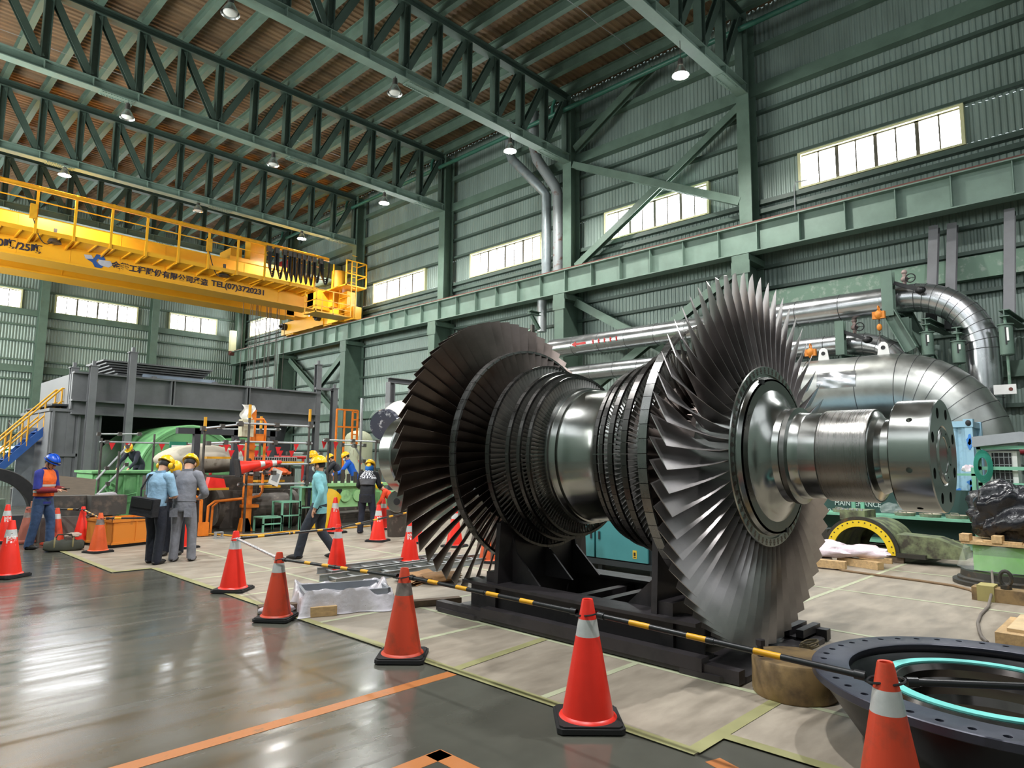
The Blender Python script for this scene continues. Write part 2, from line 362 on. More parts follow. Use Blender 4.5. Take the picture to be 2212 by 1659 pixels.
# braces between the columns
def brace(name, pts, lab, w=.26):
    r = thing(name, lab, 'brace', (V(pts[0][0])+V(pts[0][1]))/2)
    for i, (p, q) in enumerate(pts):
        b = B(); b.ib(V(p)+V((i*.16, 0, 0)), V(q)+V((i*.16, 0, 0)), .22, w, .02, .016, up=(1, 0, 0)); b.build('brace_member', m_green, r)
    return r
brace('cross_brace', [((20.1, 16.2, 13.5), (20.1, 9.3, 10.1)), ((20.1, 9.3, 13.4), (20.1, 16.2, 9.35))], 'green cross brace passing in front of the second large window')
brace('cross_brace', [((20.1, 9.4, 7.9), (20.1, 16.2, 3.9)), ((20.1, 16.2, 7.9), (20.1, 9.4, 3.9))], 'green cross brace below the runway beam behind silver pipes', .3)
brace('cross_brace', [((20.1, 32.2, 7.9), (20.1, 39.3, 3.4)), ((20.1, 39.3, 7.9), (20.1, 32.2, 3.4))], 'green cross brace below the runway beam beside the grey frame', .3)
brace('knee_brace', [((20.2, 16.2, 14.2), (20.2, 12.6, 16.2))], 'dark green sloping brace under the eave beside bent downpipes', .3)
# eave pipe in teal green
b = B(); m_pipeg = M('teal_green_pipe', (52, 104, 88), .4, 0, .1)
b.tube([(19.7, -6, 15.75), (19.7, 44, 15.75)], .09, 12)
for y in YC[1:-1]: b.tube([(19.7, y+.5, 15.75), (19.7, y+.5, 16.15), (19.75, y+.4, 16.4)], .07, 10)
tag(b.build('eave_pipe', m_pipeg, None, True), 'thin teal green pipe running along the wall under the roof', 'pipe')
# high bay lamps
lampn = [0]
def lamp(x, y, Y, lit, lab):
    p = PY(x, y, Y); r = thing('high_bay_lamp', lab, 'lamp', p, 'high bay lamps')
    b = B().lathe([(-.16, .24), (-.02, .17), (.12, .09)], p, 'Z', 20, cap=False); b.build('reflector', m_glass_lamp, r, True)
    b = B().cyl(p+V((0, 0, .1)), p+V((0, 0, .34)), .085, .07, 12); b.cyl(p+V((0, 0, .34)), (p.x, p.y, 13.66), .012, n=6); b.build('housing', m_dsteel, r, True)
    b = B().ell(p+V((0, 0, -.1)), (.19, .19, .08)); b.build('bulb', m_lampon if lit else m_white, r, True)
    if lit:
        l = bpy.data.lights.new('lamp_light', 'SPOT'); l.energy = 2400; l.spot_size = math.radians(150); l.spot_blend = .6; l.shadow_soft_size = .2; l.color = (1, .98, .93)
        o = bpy.data.objects.new('lamp_light', l); o.location = (0, 0, -.2); o.parent = r; col.objects.link(o)
for a in ((1470, 152, 9.1, 1, 'lit high bay lamp nearest the large window, hanging from truss'), (1102, 318, 16.5, 1, 'lit high bay lamp beside the top of the bent downpipes'), (830, 432, 24.3, 1, 'lit high bay lamp at the truss end near the third pillar'),
          (652, 510, 31.95, 1, 'lit high bay lamp above the crane cable loops'), (140, 371, 31.95, 1, 'lit high bay lamp above the crane railing where the load lettering stands'), (498, 18, 16.5, 0, 'unlit high bay lamp at the top edge of the photo'),
          (853, 192, 16.5, 0, 'unlit high bay lamp under the middle of the downpipe truss'), (275, 245, 24.3, 0, 'unlit high bay lamp under the mid truss above crane lettering'), (590, 348, 24.3, 0, 'unlit high bay lamp halfway along the mid truss'), (428, 449, 31.95, 0, 'unlit high bay lamp above the middle of the crane walkway')): lamp(*a)
for x, y in ((2, 3), (10.5, .5), (2, 10)):  # lamps out of view, added for more overhead light
    r = thing('high_bay_lamp', 'unseen high bay lamp added for overhead light', 'lamp', (x, y, 13.2), 'added unseen lamps')
    B().lathe([(-.16, .24), (-.02, .17), (.12, .09)], (x, y, 13.2), 'Z', 20, cap=False).cyl((x, y, 13.3), (x, y, 16.5), .02, n=6).build('reflector', m_glass_lamp, r, True)
    l = bpy.data.lights.new('lamp_light', 'SPOT'); l.energy = 3200; l.spot_size = math.radians(150); l.spot_blend = .6; l.shadow_soft_size = .2
    o = bpy.data.objects.new('lamp_light', l); o.location = (0, 0, -.2); o.parent = r; col.objects.link(o)

a = PY(505, 738, 46.6); cbx = thing('wall_box', 'cream box with dark red foot fixed on the corner pillar', 'box', a); B().bx(a.x-.3, 46.45, a.z-.7, a.x+.12, 46.7, a.z+.75).build('case', m_cream, cbx); B().bx(a.x-.28, 46.47, a.z-1.0, a.x+.1, 46.7, a.z-.7).build('foot', m_rust, cbx)
cd = thing('wall_conduit', 'thin grey conduit dropping from the largest wall window', 'conduit', (20.6, 7.7, 10)); B().tube([(20.55, 7.35, 10.4), (20.55, 7.7, 10.45), (20.55, 7.75, 10.3), (20.55, 7.75, 9.2)], .02, 6).build('tube', m_steel, cd, True)
pf = thing('portal_frame', 'grey steel portal frame rising behind the wrapped pipe end', 'frame', (13.2, 18, 0)); a0, a1 = PY(843, 850, 17.5), PY(892, 850, 17.5); zt = PY(843, 827, 17.5).z
for x in (a0.x, a1.x): B().ib((x, 17.5, 0), (x, 17.5, zt), .2, .24, .02, .02, up=(1, 0, 0)).build('post', m_gsteel, pf)
B().ib((a0.x-.1, 17.5, zt+.08), (a1.x+.1, 17.5, zt+.08), .16, .2, .02, .02).build('head_beam', m_gsteel, pf)
# ================================================================ overhead crane
cr_ = thing('overhead_crane', 'large yellow overhead travelling crane with railing and black lettering', 'crane', (9, 34.5, 9.9))
YF, YR = 33.3, 36.0
XE = 18.35
b = B(); b.bx(BX+.3, YF, 9.98, XE, YF+1.1, 11.72); b.bx(BX+.3, YF-.1, 9.9, XE, YF+1.2, 9.98)
for x in [3+1.9*k for k in range(8)]: b.bx(x, YF-.012, 10.0, x+.02, YF, 11.7)
b.build('main_girder', m_yel, cr_)
b = B(); b.bx(BX+.3, YR, 9.98, XE+.3, YR+1.1, 11.72); b.bx(BX+.3, YR-.1, 9.9, XE+.3, YR+1.2, 9.98)
for x in (7.1, 14.3): b.bx(x, YR-.014, 10.0, x+.03, YR, 11.7)
b.build('main_girder', m_yel, cr_)
# walkway hung on the front girder
YW = 32.0
b = B(); b.bx(BX+.3, YW, 10.66, 17.9, YF, 10.7); b.bx(BX+.3, YW-.01, 10.64, 17.9, YW+.02, 10.82)
for i in range(30): b.bx(-1.8+i*.66, YW, 10.6, -1.75+i*.66, YF, 10.66)
b.build('walkway', m_yel, cr_)
PXS = [78, 163, 243, 320, 390, 455, 518, 577, 635, 685]
xs = [PY(p, 470, YW).x for p in PXS]; d0 = xs[1]-xs[0]; xs = [xs[0]-d0*k for k in (3, 2, 1)]+xs
for x in xs:
    b = B(); b.bx(x-.045, YW-.06, 10.6, x+.045, YW+.02, 12.5); b.beam((x, YW, 12.46), (x, YW-.22, 12.5), .08, .06)
    b.build('railing_post', m_yel, cr_)
    b = B(); b.prism([(0, 0), (1.3, 0), (1.3, -.16)], (x-.03, YW, 10.66), (0, 1, 0), (0, 0, 1), (.06, 0, 0)); b.build('bracket', m_yel, cr_)
b = B()
for z in (11.95, 11.3): b.bx(BX+.3, YW-.05, z-.02, 18.2, YW-.01, z+.02)
b.build('handrail', m_yel, cr_)
b = B(); b.ib((BX+.3, YW-.16, 12.42), (18.4, YW-.16, 12.42), .16, .12, .015, .012); b.bx(BX+.3, YW-.1, 12.5, 18.4, YW-.04, 12.56); b.build('cable_track', m_dyel, cr_)
# festoon cables with their carriers
fx_ = [PY(p, 560, YW).x for p in (577, 594, 611, 622, 632, 642, 653, 664, 675, 690, 711)]
for i in range(len(fx_)-1):
    x0, x1 = fx_[i], fx_[i+1]; b = B(); dz = 1.15 if i < 8 else .95
    for k in range(4):
        w = (x1-x0)*(.92-.12*k); xm = (x0+x1)/2
        b.tube([(xm-w/2*math.cos(t), YW-.16-.04*k+.06, 12.25-(dz+.1*k)*math.sin(t)**.6) for t in [PI*j/12 for j in range(13)]], (.034), 6)
    b.build('festoon_cable', m_black, cr_, True)
    b = B().bx(x0-.1, YW-.26, 12.1, x0+.1, YW-.06, 12.36); b.bx(x0-.14, YW-.2, 12.3, x0+.14, YW-.12, 12.4); b.build('cable_carrier', m_dsteel, cr_)
# two lamps under the walkway edge with their looping leads
for px, py, bx_ in ((118, 519, 72), (484, 592, 452)):
    p = PY(px, py, YW+.5); b = B().lathe([(-.12, .26), (.02, .2), (.14, .08), (.2, .07)], p, 'Z', 16); b.bx(p.x-.06, p.y-.04, p.z+.15, p.x+.06, p.y+.04, p.z+.5)
    o = b.build('walkway_lamp', m_dsteel, cr_, True); q = PY(bx_, py-60, YW-.1)
    B().bx(q.x-.12, YW-.16, q.z-.25, q.x+.12, YW-.06, q.z+.35).build('junction_box', m_dyel, cr_)
    bb = B().tube([q+(p-q)*t_+V((0, 0, -.55*math.sin(PI*t_)-.2*(1-t_))) for t_ in [k/10 for k in range(11)]], .022, 6); bb.build('lamp_cable', m_black, cr_, True)
# end carriage on the rail, drive units, end platform
b = B(); b.bx(19.42, 32.4, 9.3, 20.0, 39.0, 10.05); b.bx(18.0, YF, 10.0, 19.6, YF+1.1, 11.1); b.bx(18.2, YR, 10.0, 19.6, YR+1.1, 11.1); b.bx(19.36, 33.9, 9.3, 19.46, 35.0, 10.3); b.build('end_carriage', m_yel, cr_)
for y in (31.0, 33.2, 37.6):
    b = B(); b.bx(19.5, y, 9.24, 20.0, y+.9, 9.95); b.bx(19.44, y+.1, 9.45, 19.5, y+.35, 9.7); b.build('wheel_box', m_yel, cr_)
    b = B().cyl((19.62, y+.45, 9.38), (19.9, y+.45, 9.38), .17, n=16); b.build('wheel', m_dsteel, cr_, True)
for y in (34.3, 38.4):
    b = B().cyl((19.1, y, 9.75), (19.5, y, 9.75), .2, n=14); b.cyl((18.95, y, 9.75), (19.1, y, 9.75), .08, n=10); b.build('drive_motor', m_black, cr_, True)
b = B(); b.bx(17.3, 31.1, 9.3, 19.4, 32.3, 9.36)
for x in (17.3, 18.3, 19.36):
    for y in (31.1, 32.26): b.bx(x, y, 9.3, x+.05, y+.05, 10.5 if x < 19 else 11.2)
for z in (9.62, 9.95, 10.5):
    b.bx(17.3, 31.1, z, 19.4, 31.14, z+.04); b.bx(17.3, 31.1, z, 17.34, 32.3, z+.04); b.bx(19.36, 31.1, z, 19.4, 32.3, z+.04)
b.build('end_platform', m_yel, cr_)
b = B(); b.bx(18.9, 30.9, 11.0, 20.2, 33.6, 11.06)
for x, y in ((18.9, 30.9), (20.15, 30.9), (20.15, 32.2), (18.9, 32.2), (20.15, 33.5)): b.bx(x, y, 11.0, x+.06, y+.06, 12.4)
for z in (11.65, 12.36): b.bx(18.9, 30.9, z, 20.2, 30.95, z+.05); b.bx(20.16, 30.9, z, 20.2, 33.6, z+.05)
b.build('upper_platform', m_yel, cr_)
b = B().cyl((19.6, 32.8, 11.06), (19.6, 32.8, 12.2), .4, n=16); b.build('drum', m_dyel, cr_, True)
B().bx(19.5, 31.7, 9.95, 20.1, 32.4, 10.9).build('control_cabinet', m_yel, cr_); B().bx(19.3, 32.9, 10.2, 19.9, 33.3, 11.0).build('control_cabinet', m_yel, cr_)
b = B()
for z in [10.0+.3*k for k in range(10)]: b.bx(19.3, 30.98, z, 19.6, 31.0, z+.03)
b.bx(19.28, 30.96, 9.3, 19.32, 31.02, 12.4); b.bx(19.58, 30.96, 9.3, 19.62, 31.02, 12.4); b.build('ladder', m_yel, cr_)
# hoist trolley between the girders and its ropes
tx = PY(545, 540, 34.9).x
b = B(); b.bx(tx-1.6, 33.9, 11.74, tx+1.9, 36.6, 12.1); b.bx(tx-.4, 34.2, 12.1, tx+.4, 34.9, 13.3); b.bx(tx-1.2, 34.8, 12.1, tx-.6, 36.2, 12.8)
b.build('hoist_trolley', m_yel, cr_)
b = B().cyl((tx+2.6, 34.6, 12.7), (tx+2.6, 36.6, 12.7), .5, n=20); b.build('hoist_drum', m_red, cr_, True)
b = B(); b.bx(tx+2.9, 34.4, 12.2, tx+5.2, 36.6, 13.1); b.build('winch_casing', m_worn, cr_)
b = B().cyl((tx+2.6, 34.55, 12.7), (tx+2.6, 34.65, 12.7), .62, n=20); b.build('drum_flange', m_dsteel, cr_, True)
b = B()
for i, px in enumerate((524, 541, 546, 552, 555, 558, 562, 575, 578, 581, 584, 587, 597, 600, 604, 615)):
    x = PY(px, 700, 35.1).x; b.cyl((x, 35.1+.05*(i % 3), 2.9+(.6 if i % 4 else 0)), (x, 35.1+.05*(i % 3), 12), .016, n=5)
b.build('hoist_rope', m_dsteel, cr_)
# lettering on the front girder
R90 = (PI/2, 0, 0)
def gtext(name, body, p0, p1, h):
    a, c = PY(p0[0], p0[1], YF-.02), PY(p1[0], p1[1], YF-.02); text(name, body, m_ink, (a.x, YF-.015, a.z), R90, c.x-a.x, h, cr_, bold=.022)
zc = 10.25
for nm, bd, x0, x1, zb, h in (('company_lettering', '金攀工程股份有限公司承造', 238, 449, 10.1, .35), ('phone_lettering', 'TEL(07)3720231', 457, 571, 10.08, .38), ('load_lettering', '100噸/25噸', -36, 83, 10.12, .4)):
    a, c = PY(x0, 600, YF-.02).x, PY(x1, 620, YF-.02).x
    text(nm, bd, m_ink, (a, YF-.02, zb), R90, c-a, h, cr_, bold=.03)
lx = PY(213, 565, YF-.02).x; lz = 10.3
def hexp(c, r, s=1): return [(c[0]+r*math.cos(PI/3*k+PI/6*0)*s, c[1]+r*math.sin(PI/3*k)) for k in range(6)]
b = B(); b.prism([(-.5, .02), (-.18, .12), (-.1, .3), (.16, .3), (.26, .12), (.08, .02), (-.02, .12), (-.1, 0), (0, -.12), (.2, -.2), (.1, -.3), (-.12, -.3), (-.24, -.1)], (lx, YF-.02, lz), (1, 0, 0), (0, 0, 1), (0, .01, 0)); b.build('logo', m_blue, cr_)
b = B(); b.prism([(-.58, .18), (-.3, .22), (-.2, .06), (-.5, .0)], (lx, YF-.022, lz), (1, 0, 0), (0, 0, 1), (0, .01, 0)); b.prism([(.02, .08), (.46, .1), (.56, -.06), (.4, -.2), (.08, -.16), (-.04, -.04)], (lx, YF-.022, lz), (1, 0, 0), (0, 0, 1), (0, .01, 0)); b.build('logo_facet', M('logo_silver', (186, 192, 206), .4, .2), cr_)
# ================================================================ downpipes on the wall
m_pipe = M('dull_zinc_pipe', (150, 160, 164), .38, .5, .12, 4)
m_pipr = M('rusted_pipe', (142, 148, 150), .5, .3, .15, 3, c2=(112, 62, 44), cov=.37, sharp=.07)
b = B().tube([(20.0, 19.75, 16.6), (20.0, 19.75, 15.2), (20.0, 19.6, 14.8), (20.0, 17.9, 13.0), (20.15, 17.72, 12.7), (20.15, 17.7, 9.25)], .2, 16)
o = tag(b.build('downpipe', m_pipe, None, True, ang=50), 'grey downpipe with a long sloping bend, farther from the pillar', 'pipe', 'bent downpipes on the wall')
b = B().tube([(20.0, 18.35, 16.6), (20.0, 18.3, 14.9), (20.0, 18.1, 14.3), (20.1, 17.2, 12.9), (20.15, 17.08, 12.5), (20.15, 17.06, 9.25)], .22, 16)
o = tag(b.build('downpipe', m_pipr, None, True, ang=50), 'rust-streaked downpipe with a short bend, right next to the pillar', 'pipe', 'bent downpipes on the wall')
b = B().cyl((20.0, 17.8, 6.9), (20.0, 17.8, 8.2), .19, n=16); tag(b.build('drain_pipe', m_steel, None, True), 'short shiny pipe stub below the runway beam beside the pillar', 'pipe')
# ================================================================ turbine rotor
RX, RY, RZc = 6.0, 4.31, 1.77
m_rsteel = M('machined_steel', (164, 166, 162), .2, 1, .06, 2.0, aniso=.3)
m_rdark = M('turned_steel_journal', (140, 138, 134), .28, 1, .1, 1.5, bump=.12, bsc=6, stretch=(1, 60, 1), aniso=.5)
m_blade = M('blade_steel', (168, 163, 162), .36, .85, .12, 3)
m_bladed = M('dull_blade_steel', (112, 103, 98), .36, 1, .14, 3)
m_row = M('blade_row_steel', (164, 162, 158), .4, .6, .1, 6)
m_band = M('shroud_band_steel', (132, 132, 130), .28, 1, .08, 10)
m_bandd = M('dark_shroud_band', (84, 82, 80), .3, 1, .08, 10)
rt = thing('turbine_rotor', 'huge steam turbine rotor with two fans of steel blades on black stand', 'turbine rotor', (RX, RY, 0.1))
C0 = (RX, RY, RZc)
def ax(prof): return B().lathe(prof, C0, 'Y', 96)
near = [(-2.82, .29), (-2.72, .29), (-2.68, .31), (-2.655, .35), (-2.64, .365), (-2.62, .373), (-2.26, .373), (-2.255, .362), (-2.12, .362), (-2.11, .367), (-2.04, .375), (-2.03, .42), (-1.99, .42), (-1.97, .40), (-1.92, .41), (-1.87, .45), (-1.83, .52), (-1.80, .585), (-1.785, .60), (-1.785, .615), (-1.77, .62), (-1.77, .66), (-1.79, .665), (-1.79, .69)]
mid = [(-1.4, .66), (-1.1, .66), (-.9, .7), (-.45, .72), (-.40, .72)]
drum = [(-.405, .74), (-.40, .755), (-.31, .755), (-.30, .735), (-.27, .72), (-.24, .715), (-.2, .705), (.1, .705), (.15, .715), (.17, .72), (.175, .705), (.19, .705), (.195, .735), (.28, .735), (.29, .755), (.40, .755), (.405, .74)]
far = [(-a, r) for a, r in near[::-1]]; midf = [(-a, r) for a, r in mid[::-1]]
jn = [(a, r) for a, r in near if -2.64 <= a <= -2.25]
ax(near).build('shaft', m_rsteel, rt, True, ang=25)
ax([(-2.642, .3), (-2.642, .374), (-2.625, .38), (-2.27, .38), (-2.258, .374), (-2.258, .3)]).build('journal', m_rdark, rt, True, ang=25)
ax([(1.79, .69), (1.79, .6), (2.0, .42), (2.3, .37), (3.31, .37)]).build('shaft', m_rsteel, rt, True)
ax(drum).build('drum', m_rsteel, rt, True, ang=18)
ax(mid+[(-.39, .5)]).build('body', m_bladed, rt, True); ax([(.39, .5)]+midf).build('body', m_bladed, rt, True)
# last stage wheels: rim with blade roots, stepped face
for s in (-1, 1):
    pr = [(s*1.40, .66), (s*1.42, .80), (s*1.74, .81), (s*1.75, .805), (s*1.75, .735), (s*1.735, .73), (s*1.735, .715), (s*1.76, .71), (s*1.79, .69), (s*1.79, .3)]
    wh = ax(pr if s < 0 else pr[::-1]).build('wheel_rim', m_rsteel, rt, True, ang=20)
    if s < 0:
        for i in range(60):
            a = 2*PI*i/60; bb = B()
            for k in range(3):
                w = (.012, .019, .012)[k]; ra, rb_ = .742+.019*k, .758+.019*k
                pts = []
                for rr, sg in ((ra, -1), (ra, 1), (rb_, 1), (rb_, -1)): pts.append((rr*math.cos(a)-sg*w*math.sin(a), rr*math.sin(a)+sg*w*math.cos(a)))
                bb._a([(RX+x, RY-1.752, RZc+z) for x, z in pts]+[(RX+x, RY-1.745, RZc+z) for x, z in pts], [(0, 1, 2, 3), (0, 4, 5, 1), (1, 5, 6, 2), (2, 6, 7, 3), (3, 7, 4, 0)])
            if i == 0: allb = B()
            allb._a(bb.v, bb.f)
        allb.build('blade_root', m_bladed, wh)['kind'] = 'stuff'
        ax([(-1.80, .688), (-1.80, .672), (-1.76, .67)]).build('balance_groove', m_rdark, wh, True)
        for a in (PI*.62, -PI*.42):
            q = V((RX+.69*math.cos(a), RY-1.80, RZc+.69*math.sin(a))); B().bx(q.x-.03, q.y-.006, q.z-.02, q.x+.03, q.y+.02, q.z+.02).build('balance_weight', m_black, wh)
# blades
def blade(a, s, r0_, r1_, s0, s1, c0, c1, g0, g1, t0, t1, nr=8, ns=5, hand=1, cam_=.14):
    b = B(); er = V((math.cos(a), 0, math.sin(a))); et = V((-math.sin(a), 0, math.cos(a))); ey = V((0, 1, 0)); c = V(C0)
    for i in range(nr):
        t = i/(nr-1); r = r0_+(r1_-r0_)*t; ch = c0+(c1-c0)*t; g = g0+(g1-g0)*(t**.8); th = t0+(t1-t0)*t**.7
        cd = ey*(s*math.cos(g))+et*(hand*math.sin(g)); nd = ey*(-s*math.sin(g))+et*(hand*math.cos(g)); pc = c+er*r+ey*(s0+(s1-s0)*t)
        up = []; lo = []
        for k in range(ns):
            u = k/(ns-1); x = (u-.5)*ch; y = cam_*ch*(1-t)**1.2*(1-(2*u-1)**2); w = th*(.12+.88*math.sin(PI*min(1, u*1.0))**.8)/2
            up.append(pc+cd*x+nd*(y+w)); lo.append(pc+cd*x+nd*(y-w))
        b.v += up+lo[::-1]
    m = 2*ns
    for i in range(nr-1):
        for k in range(m): b.f.append((i*m+k, i*m+(k+1) % m, (i+1)*m+(k+1) % m, (i+1)*m+k))
    b.f.append(tuple((nr-1)*m+k for k in range(m))); b.f.append(tuple(range(m))[::-1]); b.mi = [0]*len(b.f); return b
NB = 60
HN = 1
for i in range(NB):
    a = 2*PI*i/NB
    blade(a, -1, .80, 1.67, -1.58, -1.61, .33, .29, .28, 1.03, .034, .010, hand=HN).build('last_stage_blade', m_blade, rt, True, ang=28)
rest = B()
for i in range(NB):
    a = 2*PI*i/NB; d = (a-PI*.8+PI) % (2*PI)-PI
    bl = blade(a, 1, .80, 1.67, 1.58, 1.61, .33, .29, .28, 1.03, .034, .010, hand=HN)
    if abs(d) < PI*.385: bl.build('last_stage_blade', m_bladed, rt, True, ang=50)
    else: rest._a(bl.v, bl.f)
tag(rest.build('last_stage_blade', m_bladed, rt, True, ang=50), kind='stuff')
# inner rows with their shroud bands: (axial, hub radius, tip radius, count, chord, band width)
for s in (-1, 1):
    for j, (A, rh, rtip, n, ch, bw) in enumerate(((1.20, .70, 1.245, 64, .2, .085), (.87, .78, 1.035, 110, .1, .06), (.66, .78, .948, 120, .07, .05), (.53, .76, .915, 120, .055, .045), (.43, .75, .875, 120, .05, .04))):
        row = B()
        for i in range(n):
            a = 2*PI*(i+.5)/n
            bl = blade(a, s, rh-.03, rtip, s*A, s*A, ch, ch*.85, .5, 1.0 if j == 0 else .75, .016 if j == 0 else .012, .006, nr=5 if j == 0 else 3, ns=4, hand=HN)
            row._a(bl.v, bl.f)
        o = row.build('blade_row', m_bladed if j == 0 else m_row, rt, True, ang=50); o['kind'] = 'stuff'
        band = B(); n2 = 64
        for i in range(n2):
            a0, a1 = 2*PI*i/n2+.002, 2*PI*(i+1)/n2-.002
            band.lathe([(s*A-bw/2, rtip-.012), (s*A-bw/2, rtip+.015), (s*A+bw/2, rtip+.015), (s*A+bw/2, rtip-.012), (s*A-bw/2, rtip-.012)], C0, 'Y', 2, a0, a1)
        band.build('shroud_band', m_band if j == 0 else m_bandd, rt, True, ang=40)
        if j: ax([(s*(A-.06), rh-.06), (s*(A-.05), rh), (s*(A+.05), rh), (s*(A+.06), rh-.06)] if s > 0 else [(s*(A+.06), rh-.06), (s*(A+.05), rh), (s*(A-.05), rh), (s*(A-.06), rh-.06)]).build('row_hub', m_rsteel, rt, True, ang=30)
# near coupling with bolt holes
R_F = .435
fl = ax([(-3.09, .0), (-3.085, .14), (-3.085, .142), (-3.09, .145), (-3.10, .20), (-3.09, .215), (-3.075, .218), (-3.09, .23), (-3.09, R_F-.008), (-3.082, R_F), (-2.82, R_F), (-2.81, R_F-.008), (-2.81, .25)]).build('coupling_flange', m_rsteel, rt, True, ang=20)
cut = B()
for k in range(8): a = PI/8+PI/4*k; cut.cyl((RX+.345*math.cos(a), RY-3.2, RZc+.345*math.sin(a)), (RX+.345*math.cos(a), RY-2.95, RZc+.345*math.sin(a)), .042, n=20)
for k in range(8): a = PI/8+PI/4*k; cut.cyl((RX+.18*math.cos(a), RY-3.2, RZc+.18*math.sin(a)), (RX+.18*math.cos(a), RY-3.05, RZc+.18*math.sin(a)), .009, n=12)
for k in range(7): a = 2*PI*k/7+2.5; cut.cyl((RX+.38*math.cos(a), RY-2.95, RZc+.38*math.sin(a)), (RX+.5*math.cos(a), RY-2.95, RZc+.5*math.sin(a)), .022, n=14)
def boolcut(o, cutter):
    c = cutter.build('cutter', m_black); md = o.modifiers.new('holes', 'BOOLEAN'); md.operation = 'DIFFERENCE'; md.object = c; md.solver = 'EXACT'
    bpy.context.view_layer.update(); dg = bpy.context.evaluated_depsgraph_get(); ne = bpy.data.meshes.new_from_object(o.evaluated_get(dg))
    o.modifiers.clear(); o.data = ne; bpy.data.objects.remove(c)
boolcut(fl, cut)
# far coupling
fl2 = B().lathe([(7.6, .2), (7.58, .57), (7.6, .585), (7.84, .585), (7.85, .57), (7.85, .2)], (RX, 0, RZc), 'Y', 64).build('coupling_flange', m_rsteel, rt, True, ang=20)
cut = B()
for k in range(10): a = 2*PI*k/10+.2; cut.cyl((RX+.44*math.cos(a), 7.4, RZc+.44*math.sin(a)), (RX+.44*math.cos(a), 8.0, RZc+.44*math.sin(a)), .05, n=16)
boolcut(fl2, cut)
# ---------------------------------------------------------------- stand under the rotor
m_stand = M('dark_stand_steel', (40, 39, 41), .42, .35, .2, 3, c2=(62, 58, 60), cov=.62, sharp=.12)
st = thing('rotor_stand', 'black welded steel stand with long rails carrying the turbine rotor', 'stand', (RX, RY, 0.01))
for x, in ((5.3,), (6.7,)):
    b = B(); b.ib((x, 2.88, .22), (x, 5.76, .22), .32, .3, .03, .02); b.build('rail', m_stand, st)
b = B()
for x0, x1 in ((5.02, 5.12), (6.86, 6.96)): b.bx(x0, 2.45, .02, x1, 6.05, .12)
b.build('side_channel', m_stand, st)
for y0, y1 in ((2.45, 2.95), (5.25, 6.0)):
    b = B(); ya, yb = (y0, y1); b.prism([(5.0, ya+.15), (5.15, ya), (6.8, ya), (6.98, ya+.15), (6.98, yb), (5.0, yb)], (0, 0, .012), (1, 0, 0), (0, 1, 0), (0, 0, .045)); b.build('base_plate', m_stand, st)
B().bx(6.55, 2.55, .06, 6.98, 2.62, .15).bx(6.55, 2.68, .06, 6.98, 2.75, .15).bx(6.55, 2.55, .058, 6.98, 2.75, .08).build('channel_end', m_stand, st); B().bx(5.0, 2.75, .058, 5.12, 5.3, .16).build('edge_angle', m_stand, st)
for y, sg in ((5.27, 1), (3.29, -1)):
    b = B(); b.prism([(5.22, .38), (6.78, .38), (6.74, 1.02), (6.5, 1.1), (6.3, .98), (5.7, .98), (5.5, 1.1), (5.26, 1.02)], (0, y, 0), (1, 0, 0), (0, 0, 1), (0, .06, 0)); b.build('pedestal_plate', m_stand, st)
    b = B().bx(5.25, y+.06+.1*(sg-1), .06, 6.75, y+.1*(sg+1), .49); b.build('pedestal_box', m_stand, st)
    for x in (5.45, 6.0, 6.5):
        b = B().prism([(0, .38), (-.4*sg, .38), (-.05*sg, .7), (0, .9)] if sg > 0 else [(.06, .38), (.46, .38), (.11, .7), (.06, .9)], (x, y, 0), (0, 1, 0), (0, 0, 1), (.025, 0, 0)); b.build('gusset', m_stand, st)
b = B()
for y in (4.2, 4.5): b.bx(5.3, y, .1, 6.7, y+.1, .3)
b.build('cross_member', m_stand, st)
# coil of rope lying on the near plate
b = B(); rr = random.Random(3)
b.tube([(6.35+.13*math.cos(t)*(1+.2*math.sin(3.1*t)), 2.42+.06*math.sin(t)*(1+.2*math.cos(2.3*t)), .066+.002*t) for t in [k*.35 for k in range(70)]], .006, 5)
tag(b.build('cord_coil', M('dirty_cord', (116, 104, 78), .8), None, True), 'small tangled cord lying on the near plate of the stand', 'rope')
# ---------------------------------------------------------------- brown steel drum block
m_rustblk = M('rusty_brown_block', (150, 124, 84), .6, .1, .2, 4, c2=(84, 70, 56), cov=.42, sharp=.12, bump=.15, bsc=12)
bk = thing('round_steel_block', 'squat rusty brown round block between stand and black flanged ring', 'block', (5.2, 2.1, 0.008))
B().lathe([(0.008, .29), (.03, .3), (.25, .3), (.27, .29)], (5.2, 2.1, 0), 'Z', 40).build('body', m_rustblk, bk, True)
B().cyl((5.03, 2.28, .26), (5.03, 2.28, .36), .022, n=12).cyl((5.03, 2.28, .35), (5.03, 2.28, .39), .036, n=6).build('bolt', m_stand, bk, True)
# ================================================================ traffic cones and bars
m_cone = M('bright_red_cone', (236, 46, 30), .38, 0, .06, 5)
m_cone2 = M('dirty_orange_cone', (204, 66, 36), .5, 0, .14, 6, c2=(150, 66, 44), cov=.36, sharp=.12)
m_coneo = M('faded_orange_cone', (222, 92, 40), .5, 0, .1, 6)
m_coneb = M('dusty_brown_cone', (160, 92, 76), .7, 0, .12, 6)
m_refl = M('reflective_collar', (206, 208, 206), .35, .2, .1, 9)
m_reflg = M('grey_worn_collar', (140, 128, 122), .4, .3, .2, 14)
m_ctext = M('white_cone_lettering', (228, 216, 210), .6, 0, .08)
m_bblk = M('bar_black', (26, 27, 29), .32, 0, .1, 8)
m_byel = M('bar_yellow', (226, 164, 24), .38, 0, .1, 8)
m_bsil = M('bar_pale_foil', (206, 204, 208), .28, .5, .15, 14)
CG = 'safety cones'
def cone_r(t): return .165+(.038-.165)*t
cones = {}
